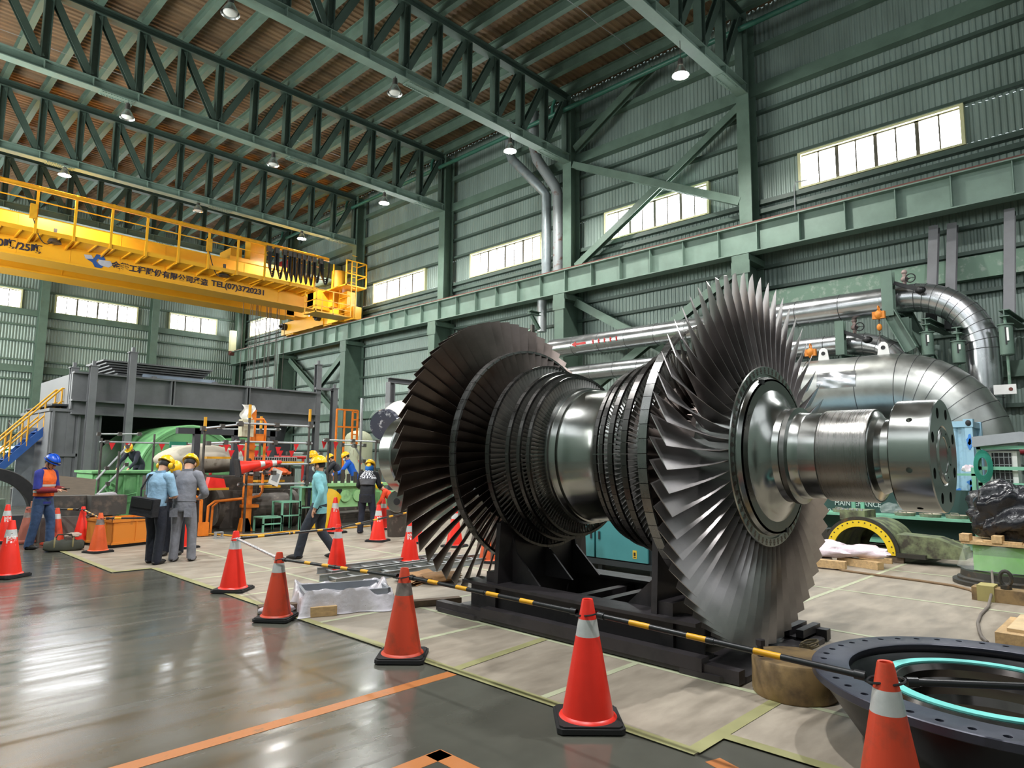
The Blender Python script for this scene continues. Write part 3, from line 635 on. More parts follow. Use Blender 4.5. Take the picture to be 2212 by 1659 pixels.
def cone(x, y, tip, lab, body=m_cone, collar=m_refl, rz=.78, txt=None, z=0.009, bm=m_rubber, col_t=(.70, .84)):
    h = tip-z; r = thing('safety_cone', lab, 'safety cone', (x, y, z), CG, rz); s = h/.78
    b = B(); w = .215*s; c = .03*s; o8 = [(-w+c, -w), (w-c, -w), (w, -w+c), (w, w-c), (w-c, w), (-w+c, w), (-w, w-c), (-w, -w+c)]
    b.prism(o8, (0, 0, 0), (1, 0, 0), (0, 1, 0), (0, 0, .03*s)); i8 = [(p*.93, q*.93) for p, q in o8]; b.prism(i8, (0, 0, .03*s), (1, 0, 0), (0, 1, 0), (0, 0, .012*s)); b.build('base', bm, r, local=True)
    b = B().lathe([(.042*s, .19*s), (.05*s, .185*s), (.06*s, .168*s), (h-.01, .038*s), (h, .034*s), (h-.004, .026*s), (h-.1, .02*s)], n=32, cap=False); bo = b.build('body', body, r, True, True)
    t0, t1 = col_t; b = B().lathe([(h*t0, (.166-.13*t0+.004)*s), (h*t1, (.166-.13*t1+.004)*s)], n=32, cap=False); b.build('collar', collar, r, True, True)
    if txt:
        c = bpy.data.curves.new('t', 'FONT'); c.body = '\n'.join(txt[0]); c.size = .15*s; c.align_x = 'CENTER'; c.offset = .004; c.space_line = .95; to = bpy.data.objects.new('t', c); col.objects.link(to)
        bpy.context.view_layer.update(); me = bpy.data.meshes.new_from_object(to.evaluated_get(bpy.context.evaluated_depsgraph_get())); bpy.data.objects.remove(to)
        top = h*txt[2]; a0 = txt[1]-rz
        for v in me.vertices:
            zz = top+v.co.y; rr = (.168-.13*(zz/h))*s+.004; a = a0+v.co.x/rr; v.co = (rr*math.cos(a), rr*math.sin(a), zz)
        me.materials.clear(); me.materials.append(m_ctext); to = bpy.data.objects.new('lettering', me); col.objects.link(to); to.parent = r
    cones[lab] = (x, y, tip); return r
KJ = '南二隊'
def tocam(x, y, off=0): return math.atan2(-y, -x)+off
cone(3.66, 2.84, .79, 'bright red cone with white collar standing closest in front of the rotor stand')
cone(3.66, 4.85, .76, 'dirty red cone with grey worn collar beside the far end of the stand', m_cone2, m_reflg)
cone(3.55, 6.92, .70, 'faded orange cone with raised black base in front of plastic-wrapped tray', m_cone2, m_refl, 0.7)
cone(3.87, 8.74, .76, 'bright red cone where the pale bar meets a striped bar', m_cone, m_refl, .72)
cone(5.69, 9.25, .70, 'red cone on red base beside the walking worker', m_cone, m_refl, .5, bm=m_cone)
cone(8.28, 11.92, .76, 'red cone with white characters beside the grey shaft support', m_cone, m_refl, .5, (KJ, tocam(8.28, 11.92, .35), .56))
cone(8.71, 11.2, .74, 'red cone without characters just before the fan of far blades', m_cone, m_refl, .5)
cone(3.62, 1.03, .77, 'dull orange cone standing against the black flanged ring', m_cone2, m_refl, .7)
cone(3.63, 13.8, .70, 'orange cone with grey collar in front of the orange skip', m_coneo, m_reflg, .35)
cone(2.01, 11.86, .79, 'red cone with white characters cut by the picture edge near wet floor', m_cone, m_refl, .6, (KJ, tocam(2.01, 11.86, .1), .62))
cone(2.72, 16.6, .74, 'red lettered cone next to the dusty brown cone', m_cone, m_refl, .3, (KJ, tocam(2.72, 16.6, .2), .56))
cone(3.0, 16.3, .70, 'dusty brown cone behind the man in orange vest', m_coneb, m_reflg, .3, bm=m_coneb)
cone(3.35, 15.6, .70, 'dark red cone half hidden behind the legs of the vest man', m_cone2, m_refl, .3, bm=m_cone2)
cone(3.75, 15.45, .72, 'small red cone behind the canvas tool bag', m_cone, m_cone, .3)
cone(8.45, 13.9, .82, 'red lettered cone behind the walking worker', m_cone, m_refl, .3, (KJ, tocam(8.45, 13.9, .3), .62))
cone(5.0, 13.4, .66, 'red cone seen between the group of three workers', m_cone, m_cone, .3)
cone(7.0, 9.15, .72, 'red cone partly hidden behind the far blades beside aluminium ladders', m_cone, m_refl, .3, (KJ, tocam(7.0, 9.15, .1), .55))
cone(9.8, 13.9, .74, 'red cone behind the back of the worker in black jacket', m_cone, m_refl, .3)
cone(8.0, 8.3, .74, 'orange cone glimpsed through the far blades', m_coneo, m_refl, .3)
cone(8.9, 10.2, .78, 'red cone glimpsed behind the lower far blades', m_cone, m_refl, .3)
def bar(p0, p1, lab, bands=4, last=None, mat=m_bblk, mb=m_byel, r=.017, ends=True, first=.18, bl=.11):
    p0, p1 = V(p0), V(p1); L = (p1-p0).length; d = (p1-p0)/L
    o = thing('cone_bar', lab, 'barrier bar', (p0+p1)/2, 'bars between cones')
    b = B(); n = bands; segs = []; t = 0
    for i in range(n):
        c = L*(first+((last or 1-first)-first)*(i/(n-1) if n > 1 else .5)); segs.append((c-bl*.5, c+bl*.5))
    for a, e in segs: b.cur = 0; b.cyl(p0+d*t, p0+d*a, r, n=12); b.cur = 1; b.cyl(p0+d*a, p0+d*e, r*1.03, n=12); t = e
    b.cur = 0; b.cyl(p0+d*t, p1, r, n=12); b.cyl(p0+d*(L*.48), p0+d*(L*.48+.05), r*1.15, n=12); b.build('rod', [mat, mb], o, True)
    if ends:
        for q, s_ in ((p0, 1), (p1, -1)):
            b = B().cyl(q+d*s_*.0, q+d*s_*.05, r*1.35, n=12); c = q-d*s_*.058; R = .052
            b.tube([c+V((R*math.cos(2*PI*k/20), R*math.sin(2*PI*k/20), .012*math.cos(2*PI*k/20+1))) for k in range(20)], .006, 6, closed=True); b.build('end_loop', mb if mb is m_bsil else m_bblk, o, True)
    return o
def cb(a, b_, lab, za, zb, off=.09, **k):
    A, C = V((a[0], a[1], za)), V((b_[0], b_[1], zb)); d = (C-A).normalized(); return bar(A+d*off, C-d*off, lab, **k)
K = dict(near=(3.66, 2.84), c2=(3.66, 4.85), c3=(3.55, 6.92), c4=(3.87, 8.74), c5=(5.69, 9.25), c7=(8.71, 11.2), br=(3.62, 1.03), c8=(3.63, 13.8))
cb(K['near'], K['br'], 'striped bar from the closest red cone to the dull orange cone', .70, .68, bands=3, first=.2, last=.7, bl=.15)
cb(K['c2'], K['near'], 'striped bar passing low in front of the stand pedestal', .69, .69, bands=4, first=.17, last=.75, bl=.13)
cb(K['c3'], K['c2'], 'striped bar running over the plastic-wrapped tray', .63, .68, bands=4, first=.25, last=.75)
cb(K['c4'], K['c3'], 'pale foil-covered bar between two cones', .67, .63, bands=1, mat=m_bsil, mb=m_bsil)
cb(K['c4'], K['c5'], 'striped bar crossing in front of the walking worker', .66, .64, bands=3)
cb(K['c5'], K['c7'], 'striped bar ending behind the far blades', .64, .66, bands=4, bl=.2)
cb(K['br'], (4.75, -.5), 'striped bar reaching over the black flanged ring', .68, .70, bands=2, first=.42, last=.85, bl=.15)
cb((3.0, 16.3), (3.75, 15.45), 'thin striped bar behind the man in orange vest', .66, .66, bands=3)
cb((3.75, 15.45), K['c8'], 'thin striped bar along the orange skip', .66, .6, bands=4)
cb(K['c8'], (4.7, 13.2), 'striped bar from the skip cone towards the three workers', .6, .6, bands=2)
# ================================================================ black flanged ring in the corner
m_ring = M('black_casing_paint', (30, 31, 34), .34, .1, .15, 6)
m_ringt = M('blue_black_flange', (66, 68, 80), .36, .3, .12, 4)
rc = thing('flanged_ring', 'big black conical flanged ring with bolt holes lying open side up', 'ring casing', (4.92, .76, .009))
c3 = (4.92, .76, 0)
fl = B().lathe([(.40, .82), (.40, 1.03), (.405, 1.035), (.445, 1.035), (.45, 1.03), (.45, .83), (.445, .82), (.40, .82)], c3, 'Z', 96, cap=False).build('flange', m_ringt, rc, True)
cut = B()
for k in range(44): a = 2*PI*k/44; cut.cyl((c3[0]+.965*math.cos(a), c3[1]+.965*math.sin(a), .3), (c3[0]+.965*math.cos(a), c3[1]+.965*math.sin(a), .6), .02, n=12)
boolcut(fl, cut)
B().lathe([(.41, .99), (.38, .99), (.02, .74), (.009, .74), (.009, .70), (.02, .69), (.36, .80), (.41, .84), (.41, .99)], c3, 'Z', 72, cap=False).build('cone_wall', m_ring, rc, True)
ir = thing('inner_ring', 'dark steel ring with turquoise gasket resting inside the flanged ring', 'ring', (4.80, .80, .05))
c4_ = (4.80, .80, 0)
B().lathe([(.05, .58), (.41, .60), (.43, .59), (.43, .49), (.40, .465), (.35, .48), (.31, .45), (.25, .465), (.2, .44), (.12, .45), (.05, .42), (.05, .58)], c4_, 'Z', 64, cap=False).build('ring_body', M('oily_dark_steel', (74, 70, 68), .18, .8, .12, 5), ir, True, ang=25)
B().lathe([(.431, .51), (.442, .51), (.442, .575), (.431, .575), (.431, .51)], c4_, 'Z', 64, cap=False).build('gasket', M('turquoise_gasket', (112, 204, 196), .45, 0, .06), ir, True)
B().lathe([(.009, .62), (.06, .62), (.06, .38), (.009, .38)], c4_, 'Z', 40, cap=False).build('foot', m_ring, ir, True)
# ================================================================ plastic, planks, ladders, tarp between cones and rotor
m_film = M('milky_plastic_film', (224, 220, 226), .2, 0, .06, 6, bump=1, bsc=7, alpha=.8)
m_filmp = M('pinkish_plastic_film', (226, 210, 218), .25, 0, .06, 6, bump=.6, bsc=9)
m_clear = M('clear_plastic_film', (226, 232, 230), .12, 0, .05, 6, bump=.7, bsc=7, alpha=.16)
def blob(c, r, seed, amp=.25, n=20, m=12, fl=-.5, fr=3.0):
    rg = random.Random(seed); ph = [[rg.uniform(0, 6.28) for _ in range(3)] for _ in range(6)]
    def f(q):
        d = sum(math.sin(fr*(k*.6+1)*(q.x*math.cos(p[0])+q.y*math.sin(p[0])+q.z*math.cos(p[1]))+p[2])/(k*.5+1) for k, p in enumerate(ph))*amp*.5
        q = q*(1+d); return (q.x, q.y, max(fl, q.z))
    return B().ell(c, r, n, m, f)
tr = thing('wrapped_tray', 'rectangular tray loosely covered in milky plastic film on timber blocks', 'wrapped tray', (4.35, 6.95, .01))
ux, uy = V((.93, -.36, 0)), V((.36, .93, 0)); tc_ = V((4.35, 6.95, 0))
def loc(u, v, z): return tc_+ux*u+uy*v+V((0, 0, z))
def lbox(b, u0, v0, z0, u1, v1, z1): return b.hexa([loc(u0, v0, z0), loc(u1, v0, z0), loc(u1, v1, z0), loc(u0, v1, z0), loc(u0, v0, z1), loc(u1, v0, z1), loc(u1, v1, z1), loc(u0, v1, z1)])
b = B(); lbox(b, -.45, -.3, .12, .5, -.27, .24); lbox(b, -.45, .27, .12, .5, .3, .24); lbox(b, -.45, -.3, .12, -.42, .3, .24); lbox(b, .47, -.3, .12, .5, .3, .24); lbox(b, -.45, -.3, .11, .5, .3, .13); b.build('tray', M('grey_tray_steel', (132, 136, 142), .5), tr)
rg = random.Random(11)
def filmf(u, v):
    a = 2*PI*u; rr = .08*math.sin(5*a)+.07*math.sin(11*a+1)+.05*math.sin(17*a+2); x, y = max(-.49, min(.52, .68*math.cos(a))), max(-.33, min(.33, .46*math.sin(a)))
    rim = .25+.045*math.sin(3*a+.6)+.03*math.sin(8*a)+.012*math.sin(19*a)
    if v < .35: w = v/.35; return loc(x*(.75+.25*w), y*(.75+.25*w), .13+(rim-.13)*w+.012*math.sin(9*a)*w)
    w = (v-.35)/.65; ex = .22 if math.cos(a) > .3 else .06
    return loc(x*(1+w*(ex+rr)), y*(1+w*(.22+rr)), max(.016, rim-(rim-.016)*min(1, w*1.15)**.8+.02*math.sin(13*a)*w*(1-w)))
B().grid(filmf, 110, 16).build('plastic_film', m_film, tr, True, ang=60)
blob(loc(-.72, -.1, .06), (.2, .12, .07), 4).build('film_heap', m_film, tr, True, ang=70)
b = B(); lbox(b, -.4, -.42, .01, -.12, -.24, .11); tag(b.build('timber_block', m_wood), 'short square timber block under the plastic-covered tray', 'timber')
b = B(); lbox(b, .2, -.36, .01, 1.35, -.25, .08); tag(b.build('timber_plank', m_dwood), 'long dark plank sticking out from under the plastic-covered tray', 'timber')
b = B(); lbox(b, -.9, -.05, .01, -.4, .08, .09); tag(b.build('timber_plank', m_dwood), 'grey timber piece behind the faded orange cone', 'timber')
def ladder(name, p0, p1, w, lab, z=.01):
    p0, p1 = V(p0), V(p1); d = (p1-p0).normalized(); n = V((-d.y, d.x, 0)); L = (p1-p0).length; r = thing(name, lab, 'ladder', (p0+p1)/2, 'aluminium ladders')
    for s in (-1, 1): b = B(); b.ib(p0+n*s*w/2+V((0, 0, z+.045)), p1+n*s*w/2+V((0, 0, z+.045)), .09, .04, .006, .006); b.build('side_rail', m_steel, r)
    b = B()
    for k in range(int(L/.3)): q = p0+d*(.15+.3*k)+V((0, 0, z+.045)); b.cyl(q-n*w/2, q+n*w/2, .015, n=8)
    b.build('rungs', m_steel, r); return r
ladder('aluminium_ladder', (5.0, 8.35, 0), (8.2, 8.45, 0), .4, 'aluminium ladder lying flat beside folded brown tarp')
ladder('aluminium_ladder', (5.3, 8.95, 0), (7.9, 8.95, 0), .4, 'second aluminium ladder lying flat behind the first ladder')
m_tarp = M('brown_canvas', (150, 112, 72), .8, 0, .12, 8, bump=.3, bsc=14)
b = B()
def tarpf(k):
    def f(u, v): x = 5.75+.75*u-.05*k+.12*v; y = 7.35+.55*v+.18*math.sin(u*2); return (x, y, .014+.028*k+.014*math.sin(9*u+k)*math.sin(7*v+2*k)+.02*(u > .1)*(v > .1)*(u < .9)*(v < .9))
    return f
for k in range(3): b.grid(tarpf(k), 14, 12)
blob((6.25, 7.35, .06), (.34, .2, .06), 9, .2).v and b._a(blob((6.25, 7.4, .08), (.34, .2, .07), 9, .25).v, blob((0, 0, 0), (1, 1, 1), 9).f)
tag(b.build('folded_tarp', m_tarp, None, True, ang=60), 'folded brown canvas tarp lying on the boards before the far blades', 'tarp')
# ================================================================ teal cabinet and tool cases behind the rotor
cb_ = thing('teal_cabinet', 'long teal steel cabinet with yellow warning stickers behind the rotor', 'cabinet', (8.6, 6.3, .01))
m_teal = M('teal_cabinet_paint', (70, 142, 146), .42, 0, .06, 3)
m_dnavy = M('dark_cabinet_frame', (34, 42, 46), .5, 0, .1)
b = B(); b.bx(8.64, 5.5, .2, 9.5, 7.6, .92); b.bx(8.6, 5.46, .12, 9.54, 7.64, .2)
b.build('body', m_dnavy, cb_)
for y0, y1 in ((5.56, 6.5), (6.54, 7.54)):
    d = B().bx(8.6, y0, .22, 8.64, y1, .9).build('door', m_teal, cb_); B().bx(8.585, y1-.08 if y0 < 6 else y0+.04, .5, 8.6, y1-.05 if y0 < 6 else y0+.07, .62).build('handle', m_dnavy, d)
    yy = 5.75 if y0 < 6 else 7.35; s = B().bx(8.596, yy, .27, 8.6, yy+.07, .39).build('warning_sticker', M('yellow_sticker', (226, 190, 60), .5), d); B().bx(8.594, yy+.018, .31, 8.596, yy+.052, .36).bx(8.594, yy+.015, .285, 8.596, yy+.055, .297).build('sticker_symbol', m_black, d)
b = B().bx(8.66, 5.52, .92, 9.48, 7.58, .97); b.build('top', m_teal, cb_)
for y in (5.55, 6.5, 7.5): B().bx(8.7, y-.04, .01, 8.78, y+.04, .12).build('leg', m_dnavy, cb_)
for x, y, z, h, lab in ((8.75, 4.95, .01, .24, 'black tool case on the boards beside the teal cabinet'), (8.78, 4.98, .255, .12, 'second tool case with silver lid edge stacked on top')):
    r = thing('tool_case', lab, 'tool case', (x, y, z), 'tool cases'); B().bx(x-.2, y-.36, z, x+.25, y+.36, z+h*.7).build('body', m_black, r); B().bx(x-.205, y-.365, z+h*.7, x+.255, y+.365, z+h).build('lid', m_steel if h > .2 else m_black, r)
    B().bx(x-.215, y-.04, z+h*.5, x-.2, y+.04, z+h*.8).build('latch', m_steel, r)
# ================================================================ insulated pipes on the wall side
def clad(name, c, rough=.24, var=.08): return M(name, c, rough, .92, var, 2.5, bump=.12, bsc=3)
m_clad = clad('aluminium_cladding', (186, 188, 190)); m_clad2 = clad('dull_aluminium_cladding', (168, 170, 166), .36, .1)
m_seam = M('cladding_seam', (90, 92, 92), .5, .6)
def bend(p0, p1, p2, r, n=12):   # straight-arc-straight polyline through corner p1
    p0, p1, p2 = V(p0), V(p1), V(p2); a = (p0-p1).normalized(); c = (p2-p1).normalized(); s_, e = p1+a*r, p1+c*r; o = s_+c*r
    return [p0, s_]+[o-c*r*math.cos(PI/2*k/n)-a*r*(math.sin(PI/2*k/n)-0) + a*0 for k in range(1, n)]+[e, p2]
def insulated(name, lab, pts, r, mat, seam=1.2, extra=None):
    t = thing(name, lab, 'pipe', pts[0]); B().tube(pts, r, 40).build('cladding', mat, t, True, ang=40)
    b = B(); acc = 0
    for i in range(len(pts)-1):
        p, q = V(pts[i]), V(pts[i+1]); L = (q-p).length; d = (q-p)/L; s = (seam-acc) if L > .6 else L*.999; 
        while s < L:
            c = p+d*s; u, w = d.orthogonal().normalized(), None; w = d.cross(u); b.tube([c+(u*math.cos(2*PI*k/40)+w*math.sin(2*PI*k/40))*r*1.003 for k in range(40)], .009, 4, closed=True); s += seam
        acc = 0
    o = b.build('cladding_seam', m_seam, t); o['kind'] = 'stuff'; return t
X1 = 19.05
p1 = insulated('insulated_pipe', 'upper shiny silver pipe with wide bend turning down to the floor', bend((X1, 16.4, 5.92), (X1, 2.95, 5.92), (X1, 2.95, .02), 1.5), .36, m_clad, 1.15)
b = B(); pp = [(X1-.365, 14.2-.12*k, 5.9) for k in range(9)]
for k in range(5): b.bx(X1-.372, 14.25-.25*k, 5.82, X1-.366, 14.2-.25*k, 5.98); b.bx(X1-.372, 14.3-.25*k, 5.9, X1-.366, 14.15-.25*k, 5.92)
b.prism([(15.2, 5.9), (15.0, 6.0), (15.0, 5.94), (14.55, 5.94), (14.55, 5.86), (15.0, 5.86), (15.0, 5.8)], (X1-.372, 0, 0), (0, 1, 0), (0, 0, 1), (.006, 0, 0)); b.build('red_arrow_mark', m_red, p1)
q1 = bend((X1, 15.5, 4.86), (X1, 4.6, 4.86), (X1-.9, 4.6, 4.2), .62)
p2 = insulated('insulated_pipe', 'lower silver pipe curving into the big duct', [(X1, 15.5, 4.88), (X1, 5.9, 4.9), (X1, 5.5, 4.86), (X1-.03, 5.15, 4.75), (X1-.1, 4.85, 4.55), (X1-.2, 4.62, 4.25), (X1-.3, 4.5, 3.9)], .29, m_clad, 1.0)
X2 = 17.9
p3 = insulated('insulated_duct', 'fat silver duct bending down behind the blue container', [(X2, 9.5, 3.55)]+bend((X2, 9.0, 3.57), (X2, 3.05, 3.57), (X2, 3.05, .02), 1.6, 10), .79, m_clad2, 1.25)
b = B().grid(lambda u, v: (X2-.80*math.cos(-.1+.5*v)-.012*math.sin(9*u+4*v)*math.sin(7*v), 6.1-.9*u, 3.62+.80*math.sin(-.1+.5*v)), 14, 10); b.build('dented_patch', m_clad, p3, True, ang=80)
for i, y in enumerate((6.15, 4.75)):
    b = B().prism([(-.14, 0), (.14, 0), (.1, .28), (.04, .34), (-.04, .34), (-.1, .28)], (X2-.1, y, 4.32), (0, 1, 0), (0, 0, 1), (.03, 0, 0)); l = b.build('lifting_lug', m_white, p3); B().cyl((X2-.11, y, 4.52), (X2-.05, y, 4.52), .05).build('lug_eye', m_black, l)
m_hoist = M('orange_hoist', (214, 130, 40), .5, 0, .15, 9)
for (x, y, z, dz, lab) in ((17.85, 4.82, 5.45, -.75, 'orange chain hoist hanging above the fat duct, white lug below'), (17.9, 6.5, 4.7, -.3, 'orange lever hoist lying against the lower silver pipe')):
    t = thing('chain_hoist', lab, 'chain hoist', (x, y, z), 'orange chain hoists')
    b = B().ell((x, y, z-.1), (.1, .1, .12)); b.bx(x-.05, y-.14, z-.2, x+.05, y+.14, z-.02); b.build('hoist_body', m_hoist, t, True)
    b = B().tube([(x+.06*math.cos(k*PI/8), y, z+.06+.06*math.sin(k*PI/8)) for k in range(16)], .016, 6, closed=True); b.ell((x, y, z+dz*.55), (.06, .06, .09)); b.build('hook', m_hoist, t, True)
    b = B()
    for k in range(int(-dz/.05)): b.tube([(x+.015*math.cos(j*PI/3), y+.02*math.sin(j*PI/3)*(k % 2), z-.2-k*.05+.03*math.cos(j*PI/3)) for j in range(6)], .007, 4, closed=True)
    b.cyl((x, y, z-.15), (x, y, z+dz), .012, n=6); b.build('chain', m_dsteel, t)
# support brackets in green steel
def frame(name, lab, mem, cat='pipe bracket', m=None):
    t = thing(name, lab, cat, mem[0][1]); k = 0
    for nm, p, q, h, w in mem: B().ib(p, q, h, w, .025, .02).build(nm, m or m_green, t)
    return t
frame('pipe_bracket', 'tall green steel bracket carrying the upper silver pipe', [('upright', (18.5, 4.75, 6.55), (18.5, 4.75, 5.4), .26, .26), ('arm', (18.5, 4.75, 5.42), (20.4, 4.6, 5.42), .22, .22), ('strut', (18.5, 4.75, 5.5), (18.5, 4.3, 4.5), .3, .25), ('strut', (19.3, 4.6, 5.7), (19.6, 4.1, 4.3), .24, .2), ('upright', (18.95, 4.5, 5.4), (18.95, 4.5, 4.0), .25, .2)])
frame('pipe_bracket', 'short green bracket post carrying the lower silver pipe', [('upright', (18.55, 5.95, 5.45), (18.55, 5.95, 4.55), .2, .22), ('arm', (18.5, 5.95, 4.5), (19.9, 5.6, 4.5), .12, .14)])
frame('crane_column_bracket', 'green bracket with small winch on the pillar behind far blades', [('arm', (19.5, 17.5, 7.5), (18.9, 17.5, 7.5), .14, .2), ('arm', (19.52, 17.6, 6.38), (19.0, 17.6, 6.38), .12, .2), ('strut', (19.5, 17.5, 6.9), (19.05, 17.5, 7.4), .1, .12), ('arm', (19.6, 17.9, 6.0), (19.0, 17.9, 6.0), .2, .2)], 'bracket')
t = thing('small_winch', 'small green winch with chain on the pillar bracket', 'winch', (19.2, 17.75, 6.4)); B().cyl((19.1, 17.5, 6.65), (19.1, 18.1, 6.65), .2, n=18).build('drum', m_worn, t, True); b = B().cyl((19.05, 17.45, 6.9), (19.05, 17.45, 5.9), .03, n=6); b.bx(18.98, 17.4, 6.5, 19.12, 17.5, 7.0); b.build('chain', m_dsteel, t)
B().ell((19.05, 17.45, 5.85), (.05, .05, .12)).build('hook', m_hoist, t, True)
for i, (y, zt, zb, lab) in enumerate(((3.98, 5.12, 4.35, 'green spring hanger farthest from the wide pipe bend'), (3.35, 4.82, 4.1, 'green spring hanger just inside the wide pipe bend'), (2.42, 5.1, 4.2, 'green spring hanger outside the wide pipe bend, rod below'))):
    x = 18.6; t = thing('spring_hanger', lab, 'spring hanger', (x, y, zt), 'green spring hangers')
    b = B().ib((x-.1, y, zt+.05), (20.4, y-.1, zt+.05), .16, .2, .02, .02); b.build('arm', m_green, t)
    b = B().cyl((x, y, zb), (x, y, zt-.22), .135, n=24); b.cyl((x, y, zt-.22), (x, y, zt-.2), .165, n=24); b.cyl((x, y, zb-.02), (x, y, zb), .11, n=24); b.build('can', m_green, t, True)
    b = B().bx(x-.15, y-.03, zb+.22, x-.12, y+.0, zt-.28); b.build('slot', m_black, t); B().bx(x-.15, y-.07, zb+.3, x-.13, y-.03, zt-.3).build('scale_plate', m_white, t)
    b = B().cyl((x, y, zt-.2), (x, y, zt), .03, n=8); b.cyl((x, y, zb-(.9 if i == 2 else .1)), (x, y, zb), .03, n=8); b.build('rod', m_worn, t)
B().bx(18.55, 2.3, 3.3, 18.6, 2.72, 3.52).build('tag_plate', m_white, None); o = bpy.data.objects['tag_plate']; tag(o, 'white plate with a dark bolt beside the wide pipe leg', 'plate'); B().cyl((18.54, 2.4, 3.41), (18.55, 2.4, 3.41), .04).build('bolt', m_rust, o)
for y, x, zt in ((4.0, 19.8, 8), (3.6, 19.9, 8), (2.35, 19.7, 8)):
    tag(B().ib((x+.4, y, zt), (x-.2, y+.1, 5.1), .2, .22, .02, .02).build('hanger_post', m_gsteel), {4.0: 'dark steel post sloping behind the start of the pipe bend, beside its twin', 3.6: 'dark steel post sloping behind the pipe bend, closer to the vertical pipe leg', 2.35: 'dark steel post above the outermost spring hanger'}[y], 'post')
m_valve = M('scaled_valve', (170, 150, 144), .6, .2, .25, 12)
for x, y, z, lab in ((19.05, 4.5, 6.27, 'small hand valve on top of the upper silver pipe'), (19.05, 5.75, 5.18, 'small hand valve on top of the lower silver pipe')):
    t = thing('hand_valve', lab, 'valve', (x, y, z), 'hand valves on pipes'); b = B().cyl((x, y, z), (x, y, z+.4), .045, n=10); b.ell((x, y, z+.16), (.09, .09, .08)); b.ell((x, y, z+.34), (.07, .07, .06)); b.build('body', m_valve, t, True)
    b = B(); c = V((x-.12, y-.16, z+.14)); b.tube([c+V((0, .11*math.cos(k*PI/8), .11*math.sin(k*PI/8))) for k in range(16)], .014, 6, closed=True); b.cyl(c, (x, y, z+.14), .014, n=6); b.beam(c-V((0, .1, 0)), c+V((0, .1, 0)), .015, .015); b.build('handwheel', m_black, t, True)
    b = B().beam((x-.5, y+.12, z-.02), (x-.5, y-.5, z-.32), .09, .09); b.ell((x-.5, y-.45, z-.3), (.1, .12, .09)); b.build('lever_arm', m_black, t)
tag(B().tube([(20.4, 2.6, 2.05), (20.4, -4, 2.0)], .08, 12).build('fire_pipe', M('red_pipe', (150, 44, 52), .4), None, True), 'red pipe on the wall beside the blue container', 'pipe')
# ================================================================ blue container, air conditioner frame, shelf
m_cont = M('pale_blue_container', (150, 188, 208), .5, 0, .08, 3, c2=(130, 160, 176), cov=.4, sharp=.08)
ct = thing('shipping_container', 'pale blue shipping container with darker blue paint patches behind the coupling', 'container', (16.6, 4.0, 0))
b = B()
n = 22; o_ = []
corr(b, lambda u, d, z: (16.04+d, u, z), 2.86, 6.4, .16, 2.48, .18, .03); corr(b, lambda u, d, z: (u, 2.86-.04+d, z), 16.12, 17.0, .16, 2.48, .12, .03)
b.bx(16.0, 2.76, 2.46, 17.02, 6.5, 2.58); b.bx(16.06, 2.84, 0.02, 17.0, 6.45, .16); b.bx(16.95, 2.84, .1, 17.0, 6.4, 2.5); b.build('walls', m_cont, ct)
for x, y in ((16.0, 2.74), (16.9, 2.74), (16.0, 6.4)): B().bx(x, y, 0.02, x+.13, y+.13, 2.6).build('corner_post', m_cont, ct)
for z in (2.46, .02): B().bx(15.985, 2.725, z, 16.15, 2.89, z+.16).build('corner_casting', m_cont, ct)
B().ell((15.98, 2.8, 2.54), (.02, .05, .06)).build('casting_hole', m_black, ct)
b = B(); rg = random.Random(5)
for k in range(16):
    y = rg.choice((2.8, 2.82, 3.05, 3.3, 3.6)); z = rg.uniform(.5, 2.3); w, h = rg.uniform(.03, .07), rg.uniform(.05, .16)
    b.prism([(w*math.cos(a)*(1+.4*math.sin(3*a+k)), h*math.sin(a)*(1+.3*math.cos(2*a+k))) for a in [j*PI/5 for j in range(10)]], (15.99 if y < 3 else 16.025, y, z), (0, 1, 0), (0, 0, 1), (.012, 0, 0))
o = b.build('blue_paint_patch', M('bright_blue_patch', (60, 128, 206), .5), ct); o['kind'] = 'stuff'
m_tealf = M('mint_green_frame', (118, 178, 150), .5, 0, .1, 4)
fr_ = thing('unit_frame', 'mint green steel frame holding an air conditioner with bent metal canopy', 'frame', (14.6, 2.05, .01))
for y, x in ((2.36, 14.35), (1.6, 14.35), (1.6, 15.0)): B().bx(x, y, .01 if y < 2 else 1.2, x+.06, y+.06, 2.02).build('leg', m_tealf, fr_)
for z in (1.34, 1.62, 1.98): B().bx(14.35, 1.6, z, 14.4, 2.42, z+.06).build('rail', m_tealf, fr_)
B().beam((14.38, 2.4, 1.2), (14.38, 1.9, 1.36), .05, .05).build('strut', m_tealf, fr_); B().bx(14.4, 1.6, 1.3, 15.0, 2.4, 1.34).build('shelf_plate', m_tealf, fr_)
b = B().prism([(2.46, 2.2), (1.75, 2.28), (1.5, 2.14), (1.5, 2.08), (1.8, 2.1), (2.46, 2.02)], (14.25, 0, 0), (0, 1, 0), (0, 0, 1), (.7, 0, 0)); b.build('canopy', m_grey, fr_)
ac = thing('air_conditioner', 'white air conditioner with black grille on the mint green frame', 'air conditioner', (14.5, 2.1, 1.34)); B().bx(14.48, 1.86, 1.342, 14.85, 2.26, 1.95).build('casing', m_white, ac); B().bx(14.465, 1.94, 1.4, 14.48, 2.22, 1.92).build('grille', m_black, ac)
b = B()
for k in range(4): b.bx(14.46, 1.94, 1.45+.13*k, 14.466, 2.22, 1.46+.13*k); b.bx(14.46, 1.97+.07*k, 1.4, 14.466, 1.98+.07*k, 1.92)
b.build('grille_bars', m_steel, ac)
b = B(); rg = random.Random(2)
